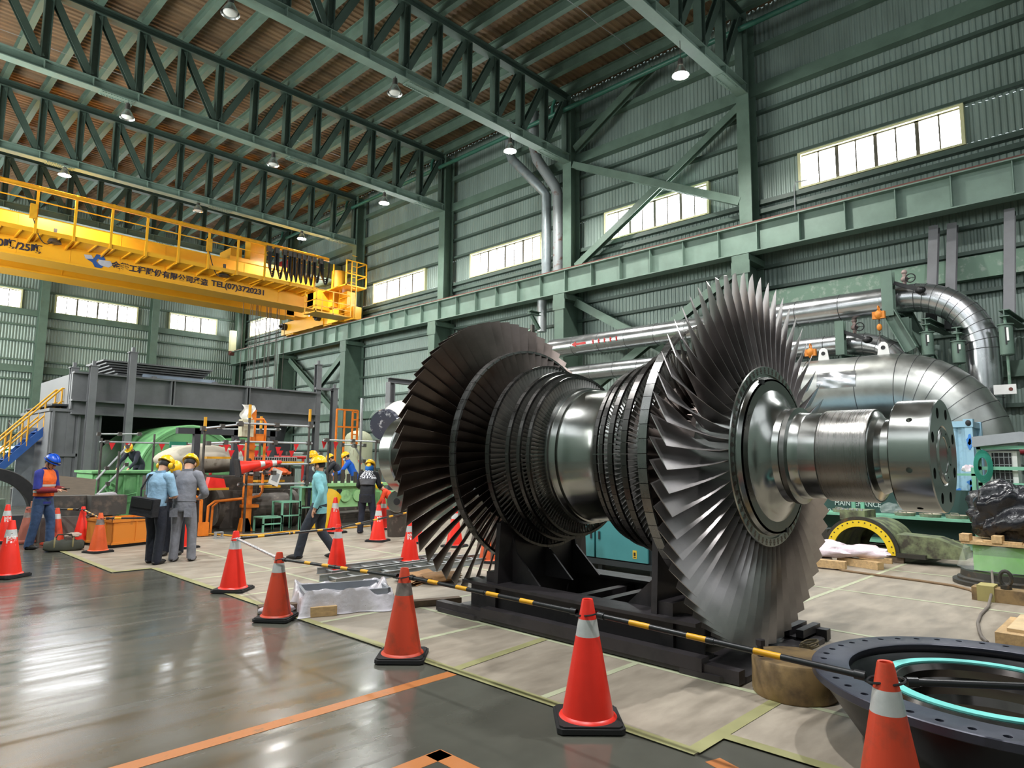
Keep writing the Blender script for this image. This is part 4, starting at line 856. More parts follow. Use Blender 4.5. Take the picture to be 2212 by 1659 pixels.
for k in range(9): r_ = .13+.012*k; b.tube([(14.28+.005*k, 2.33+(.6*r_)*math.cos(a), 1.78-.1+1.25*r_*math.sin(a)) for a in [j*PI/12 for j in range(24)]], .009, 5, closed=True)
tag(b.build('coiled_rope', M('green_rope', (36, 128, 108), .7), None, True), 'coil of green rope hung on the air conditioner frame', 'rope')
nt = thing('safety_net', 'yellow safety net hanging from a railing behind the black plastic bag', 'net', (13.4, 1.6, .01)); b = B()
for k in range(26): b.beam((13.4, 1.95-.04*k, .1), (13.4, 1.55-.04*k, 1.15), .008, .008); b.beam((13.4, 1.55-.04*k, .1), (13.4, 1.95-.04*k, 1.15), .008, .008)
o = b.build('netting', M('yellow_net', (232, 196, 30), .6), nt); o['kind'] = 'stuff'
b = B().cyl((13.42, 2.0, 1.05), (13.42, .6, 1.32), .03, n=10); 
for y in (1.9, 1.2, .65): b.cyl((13.42, y, .01), (13.42, y, 1.2), .025, n=8)
b.build('railing', m_steel, nt, True)
tag(B().cyl((12.7, 2.0, .86), (12.7, .8, .82), .028, n=10).build('orange_pole', M('orange_pole_paint', (226, 120, 40), .5), None, True), 'orange pole stretching out behind the black plastic bag', 'pole')
sh = thing('storage_shelf', 'long mint green shelf with dark green back panel reading MAINTENANCE BRANCH', 'shelf', (15.5, 4.2, .01))
m_board = M('dark_green_board', (38, 66, 62), .5, 0, .1)
B().bx(15.86, 2.55, .1, 15.92, 7.4, 1.2).build('back_panel', m_board, sh)
for y in (2.6, 4.75, 5.9, 7.3): B().bx(15.2, y, .01, 15.27, y+.07, 1.66 if y < 3 else 1.05).build('post', m_tealf, sh); B().bx(15.78, y, .01, 15.85, y+.07, 1.66 if y < 3 else 1.3).build('post', m_tealf, sh)
for z in (.12, .62): B().bx(15.2, 2.6, z, 15.86, 7.4, z+.05).build('shelf_board', m_tealf, sh)
B().bx(15.2, 2.6, 1.5, 15.86, 2.9, 1.54).build('shelf_board', m_tealf, sh); B().bx(15.2, 2.6, 1.1, 15.86, 2.72, 1.15).build('shelf_board', m_tealf, sh)
m_stencil = M('stencil_white', (190, 200, 196), .6, 0, .1)
R_X = (PI/2, 0, -PI/2)
for body_, xa, xb, yb in (('MAINTENANCE', 1804, 1903, 1091), ('BRANCH', 1781, 1842, 1108)):
    a, c = PX(xa, yb, 15.85), PX(xb, yb, 15.85); text('lettering', body_, m_stencil, (15.85, a.y, a.z), R_X, a.y-c.y, .105, sh, bold=.01)
m_tray = M('steel_tray_parts', (158, 150, 132), .5, .4, .2, 8)
rg = random.Random(8); TL_ = ['flat steel tray with handle on the upper shelf near the post', 'second flat steel tray farther along the upper shelf', 'shallow tray stack at the board end of the upper shelf', 'tray of small parts behind the arched casing', 'round grey cover on the lower shelf', 'steel tray on the lower shelf beside timber']
for k, (y, z) in enumerate(((3.0, .67), (3.45, .67), (5.1, .67), (3.9, .67), (3.1, .17), (3.6, .17))):
    t = thing('parts_tray', TL_[k], 'tray', (15.5, y, z), 'trays on the shelf'); b = B().lathe([(.0, .16), (.0, .18), (.06, .2), (.065, .2), (.02, .16)], (15.5, y, z+.001), 'Z', 16); b.build('body', m_tray, t); b = B().tube([(15.3, y-.08, z+.07), (15.28, y-.06, z+.11), (15.28, y+.06, z+.11), (15.3, y+.08, z+.07)], .008, 6); b.build('handle', m_tray, t)
tag(blob((15.45, 4.15, .78), (.16, .2, .13), 21, .3).build('wrapped_parts', m_clear, None, True), 'plastic-wrapped lump on the upper shelf behind the arched casing', 'bag')
tag(blob((15.5, 2.75, 1.62), (.1, .12, .09), 6, .4).build('pink_bag', m_filmp, None, True), 'small pink and white plastic bag on top of the tall shelf end', 'bag')
# ================================================================ arched bearing cover with yellow ring
m_cast = M('mossy_cast_iron', (128, 138, 100), .6, .1, .2, 4, c2=(66, 62, 52), cov=.47, sharp=.12, bump=.2, bsc=14)
m_castd = M('black_cast_iron', (52, 50, 44), .5, .2, .25, 5, c2=(100, 78, 50), cov=.36, sharp=.08)
hc = thing('arched_casing', 'half-round cast casing with yellow flange ring standing on timbers', 'casing', (13.6, 4.15, .1))
cx0, cyc, cz0 = 13.15, 4.05, .13
b = B(); N = 28
prof = [(13.16, .59), (13.2, .61), (13.7, .61), (13.75, .57), (14.6, .55)]
b.lathe([(t-cx0, r) for t, r in prof], (cx0, cyc, cz0), 'X', N, 0, PI, cap=False); b.lathe([(t-cx0, r-.12) for t, r in prof[::-1]], (cx0, cyc, cz0), 'X', N, 0, PI, cap=False)
b.lathe([(1.45, .55), (1.45, .28)], (cx0, cyc, cz0), 'X', N, 0, PI, cap=False); b.build('arch', m_cast, hc, True)
ys = B().lathe([(-.03, .57), (-.03, .455), (.01, .455), (.01, .57), (-.03, .57)], (cx0, cyc, cz0), 'X', 40, 0, PI, cap=False).build('yellow_ring', M('yellow_ring_paint', (232, 198, 34), .45, 0, .06), hc)
b = B()
for k in range(17): a = PI*(k+.5)/17; b.cyl((cx0-.036, cyc+.535*math.cos(a), cz0+.535*math.sin(a)), (cx0-.03, cyc+.535*math.cos(a), cz0+.535*math.sin(a)), .012, n=8)
b.build('bolt_hole', m_black, ys)['kind'] = 'stuff'
B().lathe([(-.01, .63), (-.01, .575), (.05, .575), (.05, .63), (-.01, .63)], (cx0, cyc, cz0), 'X', 40, 0, PI, cap=False).build('black_rim', m_castd, hc)
for s, L in ((-1, 1.0), (1, .35)):
    b = B(); y0 = cyc+s*.575; y1 = cyc+s*(.62+L)
    P = [(0, 0), (L*.55, 0), (L, .03), (L*.97, .2), (L*.6, .34), (0, .36)]
    b.prism(P if s > 0 else [(u, v) for u, v in P], (13.2, y0, cz0), (0, s, 0), (0, 0, 1), (.55, 0, 0)); b.build('flank', m_castd if s > 0 else m_cast, hc); b = B().bx(13.1, y0, cz0-.02, 14.4, y0+s*.45, cz0+.05); b.build('foot', m_castd, hc)
B().bx(13.3, cyc-.05, cz0+.55, 13.95, cyc+.38, cz0+.73).build('top_boss', m_cast, hc)
b = B()
for k in range(6): b.cyl((13.32, cyc+.0+.08*k, cz0+.73), (13.32, cyc+.0+.08*k, cz0+.76), .02, n=6)
b.build('boss_bolt', m_steel, hc)['kind'] = 'stuff'
for (x, y, z, sx, sy, sz, rz, lab, mm) in ((13.2, 3.62, .06, .1, .5, .1, 0, 'white-ended timber under the arched casing flank beside the open floor', m_dwood), (13.35, 4.75, .06, .9, .12, .1, 0, 'timber under the arched casing foot behind pink bundles', m_wood), (12.95, 3.75, .05, .1, .5, .08, .12, 'pale plank in front of the yellow ring', m_wood),
      (11.55, 4.25, .09, .14, .9, .12, .1, 'stout timber under the pink film, nearest the fan blades', m_wood), (12.1, 4.3, .06, .2, .22, .1, .4, 'small timber block between pink-wrapped bundles', m_dwood), (12.2, 3.78, .07, .15, .75, .12, -.35, 'timber beam under the far pink-wrapped bundle', m_wood)):
    o = B().bx(-sx/2, -sy/2, -sz/2, sx/2, sy/2, sz/2).build('timber_block', mm); o.location = (x, y, z); o.rotation_euler = (0, 0, rz); tag(o, lab, 'timber')
for (x, y, z, r, sd, lab) in ((12.1, 4.75, .26, (.22, .2, .2), 31, 'pink film bundle standing closest to the fan blades'), (12.3, 4.3, .22, (.26, .4, .14), 33, 'long pink film bundle on the small timber block'), (12.35, 3.8, .24, (.22, .42, .12), 35, 'pink film bundle on the slanted timber beam')):
    tag(blob((x, y, z), r, sd, .35, 26, 16, -.7).build('wrapped_bundle', m_filmp, None, True, ang=80), lab, 'wrapped bundle', 'pink wrapped bundles')
# ================================================================ bag on pallet, green crate, lashing beam, plywood box, cord
gx, gy = 11.95, 1.75
t = thing('round_pedestal', 'black stepped round cover under the film-wrapped green block', 'machine cover', (gx, gy, .009)); b = B().lathe([(.009, .66), (.06, .66), (.07, .6), (.1, .6), (.12, .56), (.2, .55), (.21, .0)], (gx, gy, 0), 'Z', 40); b.build('body', m_castd, t, True, ang=25)
t = thing('wrapped_green_block', 'green machine block wrapped in clear plastic film under a pallet', 'wrapped machine', (gx, gy, .215)); B().bx(gx-.3, gy-.38, .215, gx+.3, gy+.34, .56).build('block', M('bright_green_machine', (118, 196, 84), .5), t)
B().grid(lambda u, v: (gx+(.36+.1*(1-v))*math.cos(2*PI*u)*(1.1+.06*math.sin(13*u*PI)), gy+(.42+.1*(1-v))*math.sin(2*PI*u)*(1.1+.05*math.sin(17*u*PI)), .225+.36*v), 60, 8).build('film', m_clear, t, True, ang=80)
t = thing('pallet', 'small timber pallet balanced on the film-wrapped green block', 'pallet', (gx, gy, .585)); B().bx(gx-.42, gy-.5, .585, gx+.42, gy+.46, .625).build('deck', m_wood, t)
for y in (-.46, .02, .4): B().bx(gx-.44, gy+y-.05, .625, gx-.2, gy+y+.07, .72).build('block', m_wood, t)
B().bx(gx-.4, gy-.25, .625, gx-.3, gy+.2, .65).build('plank', m_wood, t)
m_bin = M('black_bin_liner', (28, 29, 34), .25, 0, .2, 5, bump=.8, bsc=8)
tag(blob((gx+.1, gy-.02, 1.0), (.36, .46, .42), 41, .3, 44, 30, -.82, 4.2).build('rubbish_bag', m_bin, None, True, ang=80), 'crumpled black plastic rubbish bag sitting on the pallet', 'bag')
t = thing('lashing_beam', 'worn yellow timber beam with eye bolt beside the plywood box', 'beam', (10.5, 1.35, .009)); b = B().bx(10.35, .55, .009, 10.6, 1.9, .17); b.build('beam_body', m_rustblk, t); B().bx(10.33, 1.66, .009, 10.62, 1.84, .2).build('strap', M('olive_strap', (160, 150, 96), .7), t)
b = B().cyl((10.45, 1.55, .17), (10.45, 1.55, .22), .06, n=14); b.tube([(10.45, 1.55+.06*math.cos(k*PI/8), .3+.09*math.sin(k*PI/8)) for k in range(16)], .022, 8, closed=True); b.build('eye_bolt', m_castd, t, True)
t = thing('plywood_box', 'low plywood box beside the hose at the picture edge', 'box', (8.3, .85, .009)); B().bx(7.98, .2, .009, 8.9, 1.3, .12).build('case', m_wood, t); B().bx(8.1, .2, .12, 8.95, 1.22, .15).build('lid', M('plywood_lid', (214, 188, 146), .65, 0, .12, 5), t)
pts = [G(x, y, .025) for x, y in ((1790, 1221), (1820, 1232), (1900, 1243), (1985, 1254), (2060, 1265), (2095, 1274), (2110, 1282))]
tag(B().tube(pts, .018, 8).build('floor_cable', M('tan_cable', (128, 104, 76), .7), None, True), 'tan cable lying straight across the boards to the yellow beam', 'cable')
pts = [G(x, y, .025) for x, y in ((2145, 1268), (2147, 1290), (2135, 1310), (2118, 1328), (2112, 1345), (2116, 1365), (2122, 1378), (2133, 1387))]; pts[0].z = .24; pts[1].z = .16
tag(B().tube(pts, .016, 8).build('floor_cable', M('grey_cable', (116, 108, 100), .7), None, True), 'grey cable looping from the eye bolt down to the plywood box', 'cable')
# ================================================================ grey steel enclosure at the far left
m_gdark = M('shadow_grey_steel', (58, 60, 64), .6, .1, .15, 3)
m_mgreen = M('machine_green', (112, 170, 112), .48, 0, .1, 2, c2=(92, 140, 96), cov=.42, sharp=.1)
m_lgreen = M('pale_machine_green', (146, 196, 134), .45, 0, .1, 3, c2=(110, 150, 104), cov=.38, sharp=.08)
en = thing('steel_enclosure', 'dark grey steel frame building with deep front girder around green generator', 'steel frame', (10, 28, 0))
YE = 26.3
b = B(); b.bx(5.8, YE, 3.62, 14.8, YE+.04, 4.5); b.bx(5.75, YE-.2, 4.5, 14.85, YE+.24, 4.56); b.bx(5.75, YE-.2, 3.56, 14.85, YE+.24, 3.62); b.bx(5.8, YE-.05, 3.12, 14.8, YE+.2, 3.18); b.bx(5.8, YE+.05, 3.18, 14.8, YE+.09, 3.56)
for x in (8.9, 11.75): b.bx(x-.06, YE-.18, 3.62, x-.02, YE, 4.5); b.bx(x+.05, YE-.18, 3.62, x+.09, YE, 4.5)
for x in (8.2, 10.4, 12.6): b.bx(x, YE-.16, 4.56, x+.14, YE+.1, 4.62)
b.build('front_girder', m_gsteel, en)
B().bx(5.76, YE, 3.3, 5.8, 31, 4.5).build('side_girder', m_gsteel, en); B().bx(14.8, YE, 3.3, 14.84, 31, 4.5).build('side_girder', m_gsteel, en)
for x, y, z in ((7.43, 25.9, 5.35), (6.28, 26.0, 4.75), (15.72, 26.3, 4.8), (15.0, 26.5, 5.8), (5.85, 26.6, 4.7)):
    b = B().ib((x, y, 0), (x, y, z), .26, .22, .02, .016, up=(0, 1, 0)); b.bx(x-.15, y-.15, z, x+.15, y+.15, z+.03); b.bx(x-.05, y-.05, z+.03, x+.05, y+.05, z+.2); b.build('post', m_gsteel, en)
B().bx(14.8, 26.3, 4.7, 15.8, 26.4, 4.8).build('tie_bar', m_gsteel, en)
b = B(); b.bx(5.25, 26.5, 0, 6.75, 26.6, 3.28); b.bx(5.25, 26.6, 0, 5.35, 31, 3.3); b.bx(5.2, 26.42, 3.2, 6.8, 31, 3.3)
for x in (5.3, 6.05, 6.68): b.bx(x, 26.42, 0, x+.07, 26.5, 3.2)
b.bx(5.3, 26.42, 1.7, 6.1, 26.5, 1.8); b.build('side_wall', m_gsteel, en)
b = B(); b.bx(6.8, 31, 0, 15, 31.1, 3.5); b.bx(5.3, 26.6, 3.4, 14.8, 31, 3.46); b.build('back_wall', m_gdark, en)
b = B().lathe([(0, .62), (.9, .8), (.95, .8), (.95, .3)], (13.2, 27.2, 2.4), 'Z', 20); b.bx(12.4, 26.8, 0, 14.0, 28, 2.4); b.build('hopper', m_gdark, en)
pl = thing('plate_stack', 'stack of grey steel plates lying on top of the enclosure girder', 'plates', (8.5, 27.4, 4.62))
rg = random.Random(4)
for k in range(6):
    z = 4.64+.075*k; o = .12*k; B().bx(7.0+.2-o, 26.7-.1*k, z, 10.35-.1*(5-k)*.5, 28.4, z+.05).build('plate', m_gsteel, pl)
B().bx(8.0, 26.55, 4.56, 10.6, 26.7, 4.72).build('channel', M('pale_blue_grey', (150, 164, 182), .5), pl)
# stairs
stp = thing('stairs', 'blue steel stairs with yellow tube handrails climbing to the grey enclosure', 'stairs', (5, 28, 0))
b = B(); S0, S1 = V((3.9, 27.6, .95)), V((5.7, 27.6, 3.05))
S0 = V((3.05, 27.6, 0.0))
for y in (27.3, 28.2): b.beam((S0.x, y, 0.02), (S1.x, y, S1.z), .05, .22)
b.build('stringer', m_blue, stp); b = B()
for k in range(13): t_ = (k+.5)/13; q = S0+(S1-S0)*t_; b.bx(q.x-.13, 27.3, q.z+.04, q.x+.14, 28.2, q.z+.08)
b.build('tread', m_blue, stp)
for y in (27.3, 28.2):
    b = B(); h = 1.0
    b.tube([S0+V((0, y-27.6, h)), V((S1.x, y, S1.z+h)), V((6.2, y, S1.z+h))], .03, 8); b.tube([S0+V((0, y-27.6, h*.55)), V((S1.x, y, S1.z+h*.55)), V((6.2, y, S1.z+h*.55))], .026, 8)
    for k in range(7): q = S0+(S1-S0)*(k/6); b.cyl((q.x, y, q.z), (q.x, y, q.z+h), .03, n=8)
    b.build('handrail', m_dyel, stp, True)
B().bx(5.4, 27.35, 0, 5.55, 27.5, 2.7).build('support_post', m_blue, stp); B().bx(4.75, 28.4, 0, 5.5, 28.5, 2.7).build('side_panel', m_grey, stp)
sg = thing('exit_sign', 'small white green lit sign under the blue stairs', 'sign', (4.55, 30, 1.9)); B().bx(4.45, 30, 1.82, 5.0, 30.05, 2.05).build('panel', M('lit_sign', (214, 240, 226), emit=1.2), sg); B().bx(4.7, 30.02, 2.05, 4.74, 30.04, 3.0).build('rod', m_dsteel, sg); B().prism([(0, 0), (.12, .07), (.12, .03), (.28, .03), (.28, -.03), (.12, -.03), (.12, -.07)], (4.6, 29.99, 1.93), (1, 0, 0), (0, 0, 1), (0, .008, 0)).build('arrow', M('sign_green', (20, 130, 90), .5), sg); B().cyl((4.72, 30.02, 2.9), (4.72, 28.45, 2.6), .015, n=6).build('rod', m_dsteel, sg)
# generator and platform
gen = thing('generator', 'rounded green generator housing under the dark enclosure roof', 'generator', (8.9, 26, 0))
pc = PY(418, 918, 24.4); R = 1.75
B().lathe([(24.4, .3), (24.4, R-.05), (24.45, R), (29.5, R)], (pc.x, 0, pc.z-R), 'Y', 48).build('drum', m_mgreen, gen, True); B().lathe([(24.36, R-.12), (24.36, R-.2), (24.4, R-.2), (24.4, R-.12)], (pc.x, 0, pc.z-R), 'Y', 48, cap=False).build('rim', m_mgreen, gen)
B().bx(pc.x-1.2, 24.6, 0, pc.x+1.2, 29, pc.z-R).build('foot', m_mgreen, gen)
q = PY(530, 945, 25.5); B().lathe([(0, .9), (2.5, .9)], (q.x, 25.5, q.z-.9), 'Y', 30).build('side_drum', m_mgreen, gen, True); B().bx(q.x-.7, 25.6, 0, q.x+.7, 27.8, q.z-.9).build('foot', m_mgreen, gen)
gp = thing('machine_platform', 'green machine base with handwheels below the leaning worker in dark overalls', 'machine', (6.3, 21.3, 0))
b = B(); b.bx(5.25, 21, 0, 7.6, 22.6, 1.25); b.bx(5.2, 20.9, 1.25, 7.65, 22.7, 1.31); b.build('base', m_mgreen, gp)
for x in (5.7, 6.9): b = B().tube([(x+.13*math.cos(k*PI/8), 20.95, .85+.13*math.sin(k*PI/8)) for k in range(16)], .02, 6, closed=True); b.cyl((x, 21, .85), (x, 20.9, .85), .04); b.build('handwheel', m_mgreen, gp, True)
b = B()
for k in range(7): b.bx(5.3+.35*k, 20.93, 0, 5.35+.35*k, 21, 1.2)
b.tube([(5.9, 20.85, .2), (5.9, 20.8, .6), (6.3, 20.8, .7), (6.4, 20.8, .2)], .03, 6); b.build('ribs', m_mgreen, gp)
# scaffold: tube rails with clamps, posts, flags
m_flag = M('red_flag', (232, 44, 50), .6, 0, .1)
def scaf(name, lab, tubes, posts, flags=(), cat='scaffold', ytop=True):
    t = thing(name, lab, cat, (tubes[0][0] if tubes else posts[0]), 'scaffold frames')
    for p, q in tubes: B().cyl(p, q, .026, n=10).build('tube', m_steel, t, True)
    for x, y, z0, z1 in posts:
        B().cyl((x, y, z0), (x, y, z1), .028, n=10).build('post', m_dsteel, t, True)
        if ytop: B().cyl((x, y, z1-.3), (x, y, z1+.01), .034, n=10).build('yellow_sleeve', m_dyel, t, True)
    b = B(); 
    for p, q in flags:
        p, q = V(p), V(q); n = max(1, int((q-p).length/.3)); d = (q-p)/n
        for k in range(n): c = p+d*(k+.3); e = d.normalized(); b._a([c, c+e*.16, c+e*.08+V((0, .03, -.2))], [(0, 1, 2)]); b._a([c+V((0, .004, 0)), c+e*.16+V((0, .004, 0)), c+e*.08+V((0, .034, -.2))], [(0, 2, 1)])
    if b.v: b.build('flag_string', m_flag, t)['kind'] = 'stuff'
    b = B()
    for p, q in tubes:
        for s in (.04, .5, .95): c = V(p)+(V(q)-V(p))*s; b.bx(c.x-.045, c.y-.05, c.z-.05, c.x+.045, c.y+.05, c.z+.05)
    if b.v: b.build('clamp', m_dsteel, t)['kind'] = 'stuff'
    return t
scaf('scaffold', 'tube scaffold with yellow sleeved posts around the orange jib post', [((6.6, 15.2, 2.5), (8.55, 15.2, 2.5)), ((6.6, 15.25, 2.08), (8.55, 15.25, 2.08)), ((6.0, 15.3, 2.02), (6.75, 15.1, 2.08)), ((5.9, 15.4, 2.35), (6.75, 15.2, 2.48)), ((6.7, 15.2, 1.1), (8.5, 15.2, 1.1)), ((6.8, 15.3, 1.36), (6.8, 14.45, 1.36)), ((7.2, 15.3, 1.38), (7.2, 14.45, 1.38)), ((6.7, 15.2, 1.55), (8.6, 15.2, 1.58))], [(6.9, 15.2, .01, 2.93), (8.43, 15.2, .01, 2.92), (5.98, 15.4, .01, 2.6), (7.75, 16.4, .01, 2.75)], [((6.9, 16.8, 2.05), (8.6, 16.8, 2.0)), ((7.2, 17.2, 1.9), (9.2, 17.2, 1.92))])
scaf('scaffold', 'scaffold handrail with red pennants in front of the green generator', [((5.2, 20.4, 2.1), (9.6, 20.4, 2.1)), ((5.1, 20.3, 2.3), (6.3, 20.7, 2.35)), ((8.2, 20.2, 2.55), (10.2, 20.2, 2.62)), ((4.7, 19.6, .75), (5.9, 20.3, 2.05)), ((4.8, 19.6, .45), (5.9, 20.3, 1.55))], [(5.25, 20.4, .01, 2.2), (6.55, 20.4, .01, 2.35), (5.55, 19.9, .01, 1.85), (9.3, 20.4, .01, 2.9)], [((5.3, 20.38, 2.08), (6.1, 20.38, 2.08)), ((6.5, 20.38, 2.08), (7.1, 20.38, 2.08)), ((7.3, 20.38, 2.08), (9.2, 20.38, 2.08))], ytop=False)
scaf('scaffold', 'scaffold rail beside the pale green gearbox with men behind it', [((9.3, 16.0, 2.2), (11.1, 16.0, 2.2)), ((10.2, 16.6, 2.1), (11.0, 16.6, 2.1)), ((9.1, 17.6, 1.85), (10.2, 17.6, 1.85)), ((10.3, 16.1, 2.1), (10.95, 16.1, 1.2))], [(9.45, 16.0, .01, 2.25), (10.95, 16.0, .01, 2.25), (10.45, 16.0, .01, 2.2)], [((9.2, 16.1, 2.18), (9.9, 16.1, 2.15)), ((10.5, 16.4, 1.7), (11.0, 16.4, 1.65)), ((8.8, 17, 2.1), (9.4, 17, 2.1))], ytop=False)
tag(B().bx(6.9, 20.2, 1.62, 7.35, 20.24, 2.15).build('clipboard', M('green_clipboard', (26, 120, 92), .5)), 'green clipboard with white sheet tied to the scaffold handrail', 'clipboard'); B().bx(6.95, 20.19, 1.68, 7.3, 20.2, 2.05).build('paper_sheet', m_white, bpy.data.objects['clipboard'])
o = B().bx(-.14, -.005, -.19, .14, .005, .19).build('notice_sheet', m_white); o.location = (7.5, 15.0, 1.27); o.rotation_euler = (0, .35, .2); tag(o, 'white notice sheet in a clear sleeve tied below the two lying cones', 'notice'); B().bx(-.09, -.008, -.1, .09, -.006, .1).build('print', m_grey, o, local=True)
# orange jib post, lying cones, hand loops
m_or = M('orange_steel', (232, 126, 32), .45, 0, .1, 5)
jp = thing('jib_post', 'orange jib post with bent tube handle rising from floor through scaffold', 'post', (7.15, 15.55, .01))
b = B().bx(7.03, 15.5, .01, 7.2, 15.66, 2.1); b.bx(7.08, 15.5, 2.1, 7.2, 15.64, 2.85); b.prism([(0, 0), (.3, 0), (.18, .3), (.05, .3)], (6.95, 15.5, .01), (1, 0, 0), (0, 0, 1), (0, .16, 0)); b.bx(7.0, 15.46, .55, 7.36, 15.7, .62); b.build('column', m_or, jp)
b = B().tube([(7.18, 15.55, 2.62), (7.4, 15.55, 2.64), (7.46, 15.55, 2.55), (7.46, 15.55, .92), (7.4, 15.55, .82), (7.2, 15.55, .78), (6.35, 15.55, .72), (6.22, 15.55, .62), (6.2, 15.55, .01)], .03, 10); b.build('handle_tube', m_or, jp, True)
b = B().tube([(7.2, 15.7, .76), (6.5, 15.7, .7), (6.38, 15.7, .6), (6.36, 15.7, .01)], .026, 10); b.build('guard_tube', m_or, jp, True)
B().bx(7.2, 15.48, 2.1, 7.4, 15.62, 2.28).build('lug_box', m_or, jp); B().bx(6.78, 15.3, 2.2, 7.06, 15.5, 2.6).build('switch_box', M('cream_box', (206, 200, 170), .5), jp)
tag(B().grid(lambda u, v: (6.8+.3*u+.05*math.sin(6*v), 15.42+.05*math.sin(9*u), 2.95-.38*v*(1-.35*abs(u-.5))), 10, 10).build('white_rag', m_white, None, True), 'white rag hung beside the top of the orange post', 'rag')
for i, (x, z, lab) in enumerate(((6.42, 1.48, 'red cone lying sideways on the scaffold, tip to the viewer side'), (6.85, 1.5, 'second red cone lying sideways behind the first on the scaffold'))):
    r = cone(0, 0, .72, lab, m_cone, m_refl, 0, (KJ, .4, .5), z=0); r.location = (x, 14.65+.33*i, z); r.rotation_euler = (0, math.radians(80), -.15-.1*i)
hg = thing('hand_guard', 'pair of orange bent tube guards standing beside the grey coverall worker', 'guard rail', (5.95, 15.3, .01))
for y in (15.2, 15.6): B().tube([(5.55, y, .01), (5.55, y, .75), (5.65, y, .85), (5.8, y, .86), (5.92, y, .78), (5.94, y, .01)], .035, 10).build('tube', m_or, hg, True)
B().bx(5.9, 15.15, .01, 6.1, 15.25, .3).build('foot', m_or, hg)
# valve machine: dark cylinders, wrapped body, trays
m_grimy = M('grimy_iron', (74, 68, 62), .55, .3, .3, 6, c2=(128, 116, 104), cov=.33, sharp=.1)
vm = thing('valve_machine', 'grimy dark turbine valve casing under the scaffold planks', 'machine', (7.2, 17.5, 0))
B().cyl((6.5, 16.0, .55), (6.62, 16.0, .55), .42, n=24).build('end_disc', m_grimy, vm, True); b = B().cyl((7.4, 16.3, .42), (8.5, 16.3, .42), .42, n=24); b.cyl((8.5, 16.3, .42), (8.62, 16.3, .42), .5, n=20); b.build('cylinder', m_grimy, vm, True)
b = B()
for x in (5.95, 6.2, 6.42): b.cyl((x, 16.6, 0), (x, 16.6, 1.0), .12, n=12)
b.bx(5.5, 16.7, 0, 9, 17.6, .9); b.bx(5.7, 16.9, .9, 9, 18.4, 1.25); b.build('casing', m_grimy, vm, True)
b = blob((6.2, 16.6, 1.15), (.42, .35, .38), 14, .3); b.build('lagged_valve', m_grimy, vm, True)
b = B()
for x in (6.6, 7.6, 8.6): b.bx(x, 17.62, 0, x+.15, 17.77, 2.45)
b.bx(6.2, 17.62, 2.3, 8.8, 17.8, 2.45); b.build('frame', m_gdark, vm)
b = B()
rg = random.Random(9)
for k in range(10): x = 7.5+.12*k; b.cyl((x, 16.2, 1.25), (x, 16.2, 1.45+.05*(k % 3)), .045, n=8)
b.build('stud', m_grimy, vm, True)
tag(blob(PY(440, 992, 18.6), (1.15, .7, .4), 17, .1, 30, 18, -.9).build('canvas_lagging', M('grey_canvas', (190, 182, 166), .8, 0, .1, 5, c2=(120, 108, 90), cov=.34, sharp=.07), None, True, ang=80), 'lump wrapped in grey white canvas below the scaffold pennants', 'lagging')
bpy.data.objects['canvas_lagging'].location.z -= 0
b = B()
for x0, x1, z, y in ((6.1, 6.65, 1.68, 15.5), (6.0, 6.6, .98, 15.4), (8.0, 8.6, 1.58, 15.7), (7.5, 7.9, 1.0, 15.5), (7.5, 8.2, 1.12, 15.9)):
    o = B().bx(x0, y, z, x1, y+.3, z+.05).build('scaffold_plank', m_dyel); tag(o, {1.68: 'yellow plank nearest the canvas lump', .98: 'yellow plank holding a red tray', 1.58: 'yellow plank high at the far scaffold post', 1.0: 'short yellow plank just behind the notice sheet', 1.12: 'yellow plank above the teal steps'}[z], 'plank', 'yellow scaffold planks')
tag(B().prism([(0, 0), (.42, 0), (.36, .2), (.05, .24)], (6.12, 15.42, 1.03), (1, 0, 0), (0, 0, 1), (0, .2, 0)).build('red_tray', M('red_plastic', (232, 44, 36), .4)), 'red plastic tray on a yellow plank', 'tray')
tag(blob((8.0, 15.9, 1.36), (.28, .2, .12), 23, .3).build('orange_cloth', M('orange_vest_cloth', (240, 110, 60), .7), None, True), 'crumpled orange vest lying on the machine beside the notice sheet', 'cloth')
b = B().bx(7.1, 15.9, 1.62, 8.5, 16.1, 1.64)
for k in range(24): b.bx(7.1+.06*k, 15.88, 1.62, 7.12+.06*k, 16.12, 1.72)
b.bx(7.1, 15.88, 1.72, 8.5, 16.12, 1.74); tag(b.build('cable_tray', m_steel), 'perforated grey cable tray lying across the scaffold', 'cable tray')
# teal steps, yellow chute, hose
ts = thing('step_ladder', 'mint green three-step platform beside the walking worker', 'steps', (8.1, 15.1, .01))
for k, (x0, x1, z) in enumerate(((7.25, 7.75, .35), (7.7, 8.2, .69), (8.15, 8.85, 1.03))):
    B().bx(x0, 15.0, z-.03, x1, 15.5, z).build('tread', m_tealf, ts); b = B()
    for x in (x0, x1-.04):
        for y in (15.0, 15.46): b.bx(x, y, .01, x+.04, y+.04, z-.03)
    b.bx(x0, 15.0, z*.5, x1, 15.04, z*.5+.03); b.build('frame', m_tealf, ts)
tag(B().grid(lambda u, v: (8.3+.55*u+.35*v, 14.95+.1*math.sin(5*u), .02+.95*v*(.75+.25*math.sin(3*u))), 12, 10).build('yellow_sheet', M('yellow_plastic_sheet', (232, 186, 28), .35, 0, .1, 4), None, True), 'yellow plastic sheet hanging down behind the walking worker', 'sheet')
tag(B().tube([G(x, y, .03) for x, y in ((447, 1153), (500, 1157), (560, 1156), (610, 1149), (660, 1146), (720, 1143), (800, 1136))], .018, 8).build('yellow_hose', m_dyel, None, True), 'yellow hose lying along the foot of the machines', 'hose')
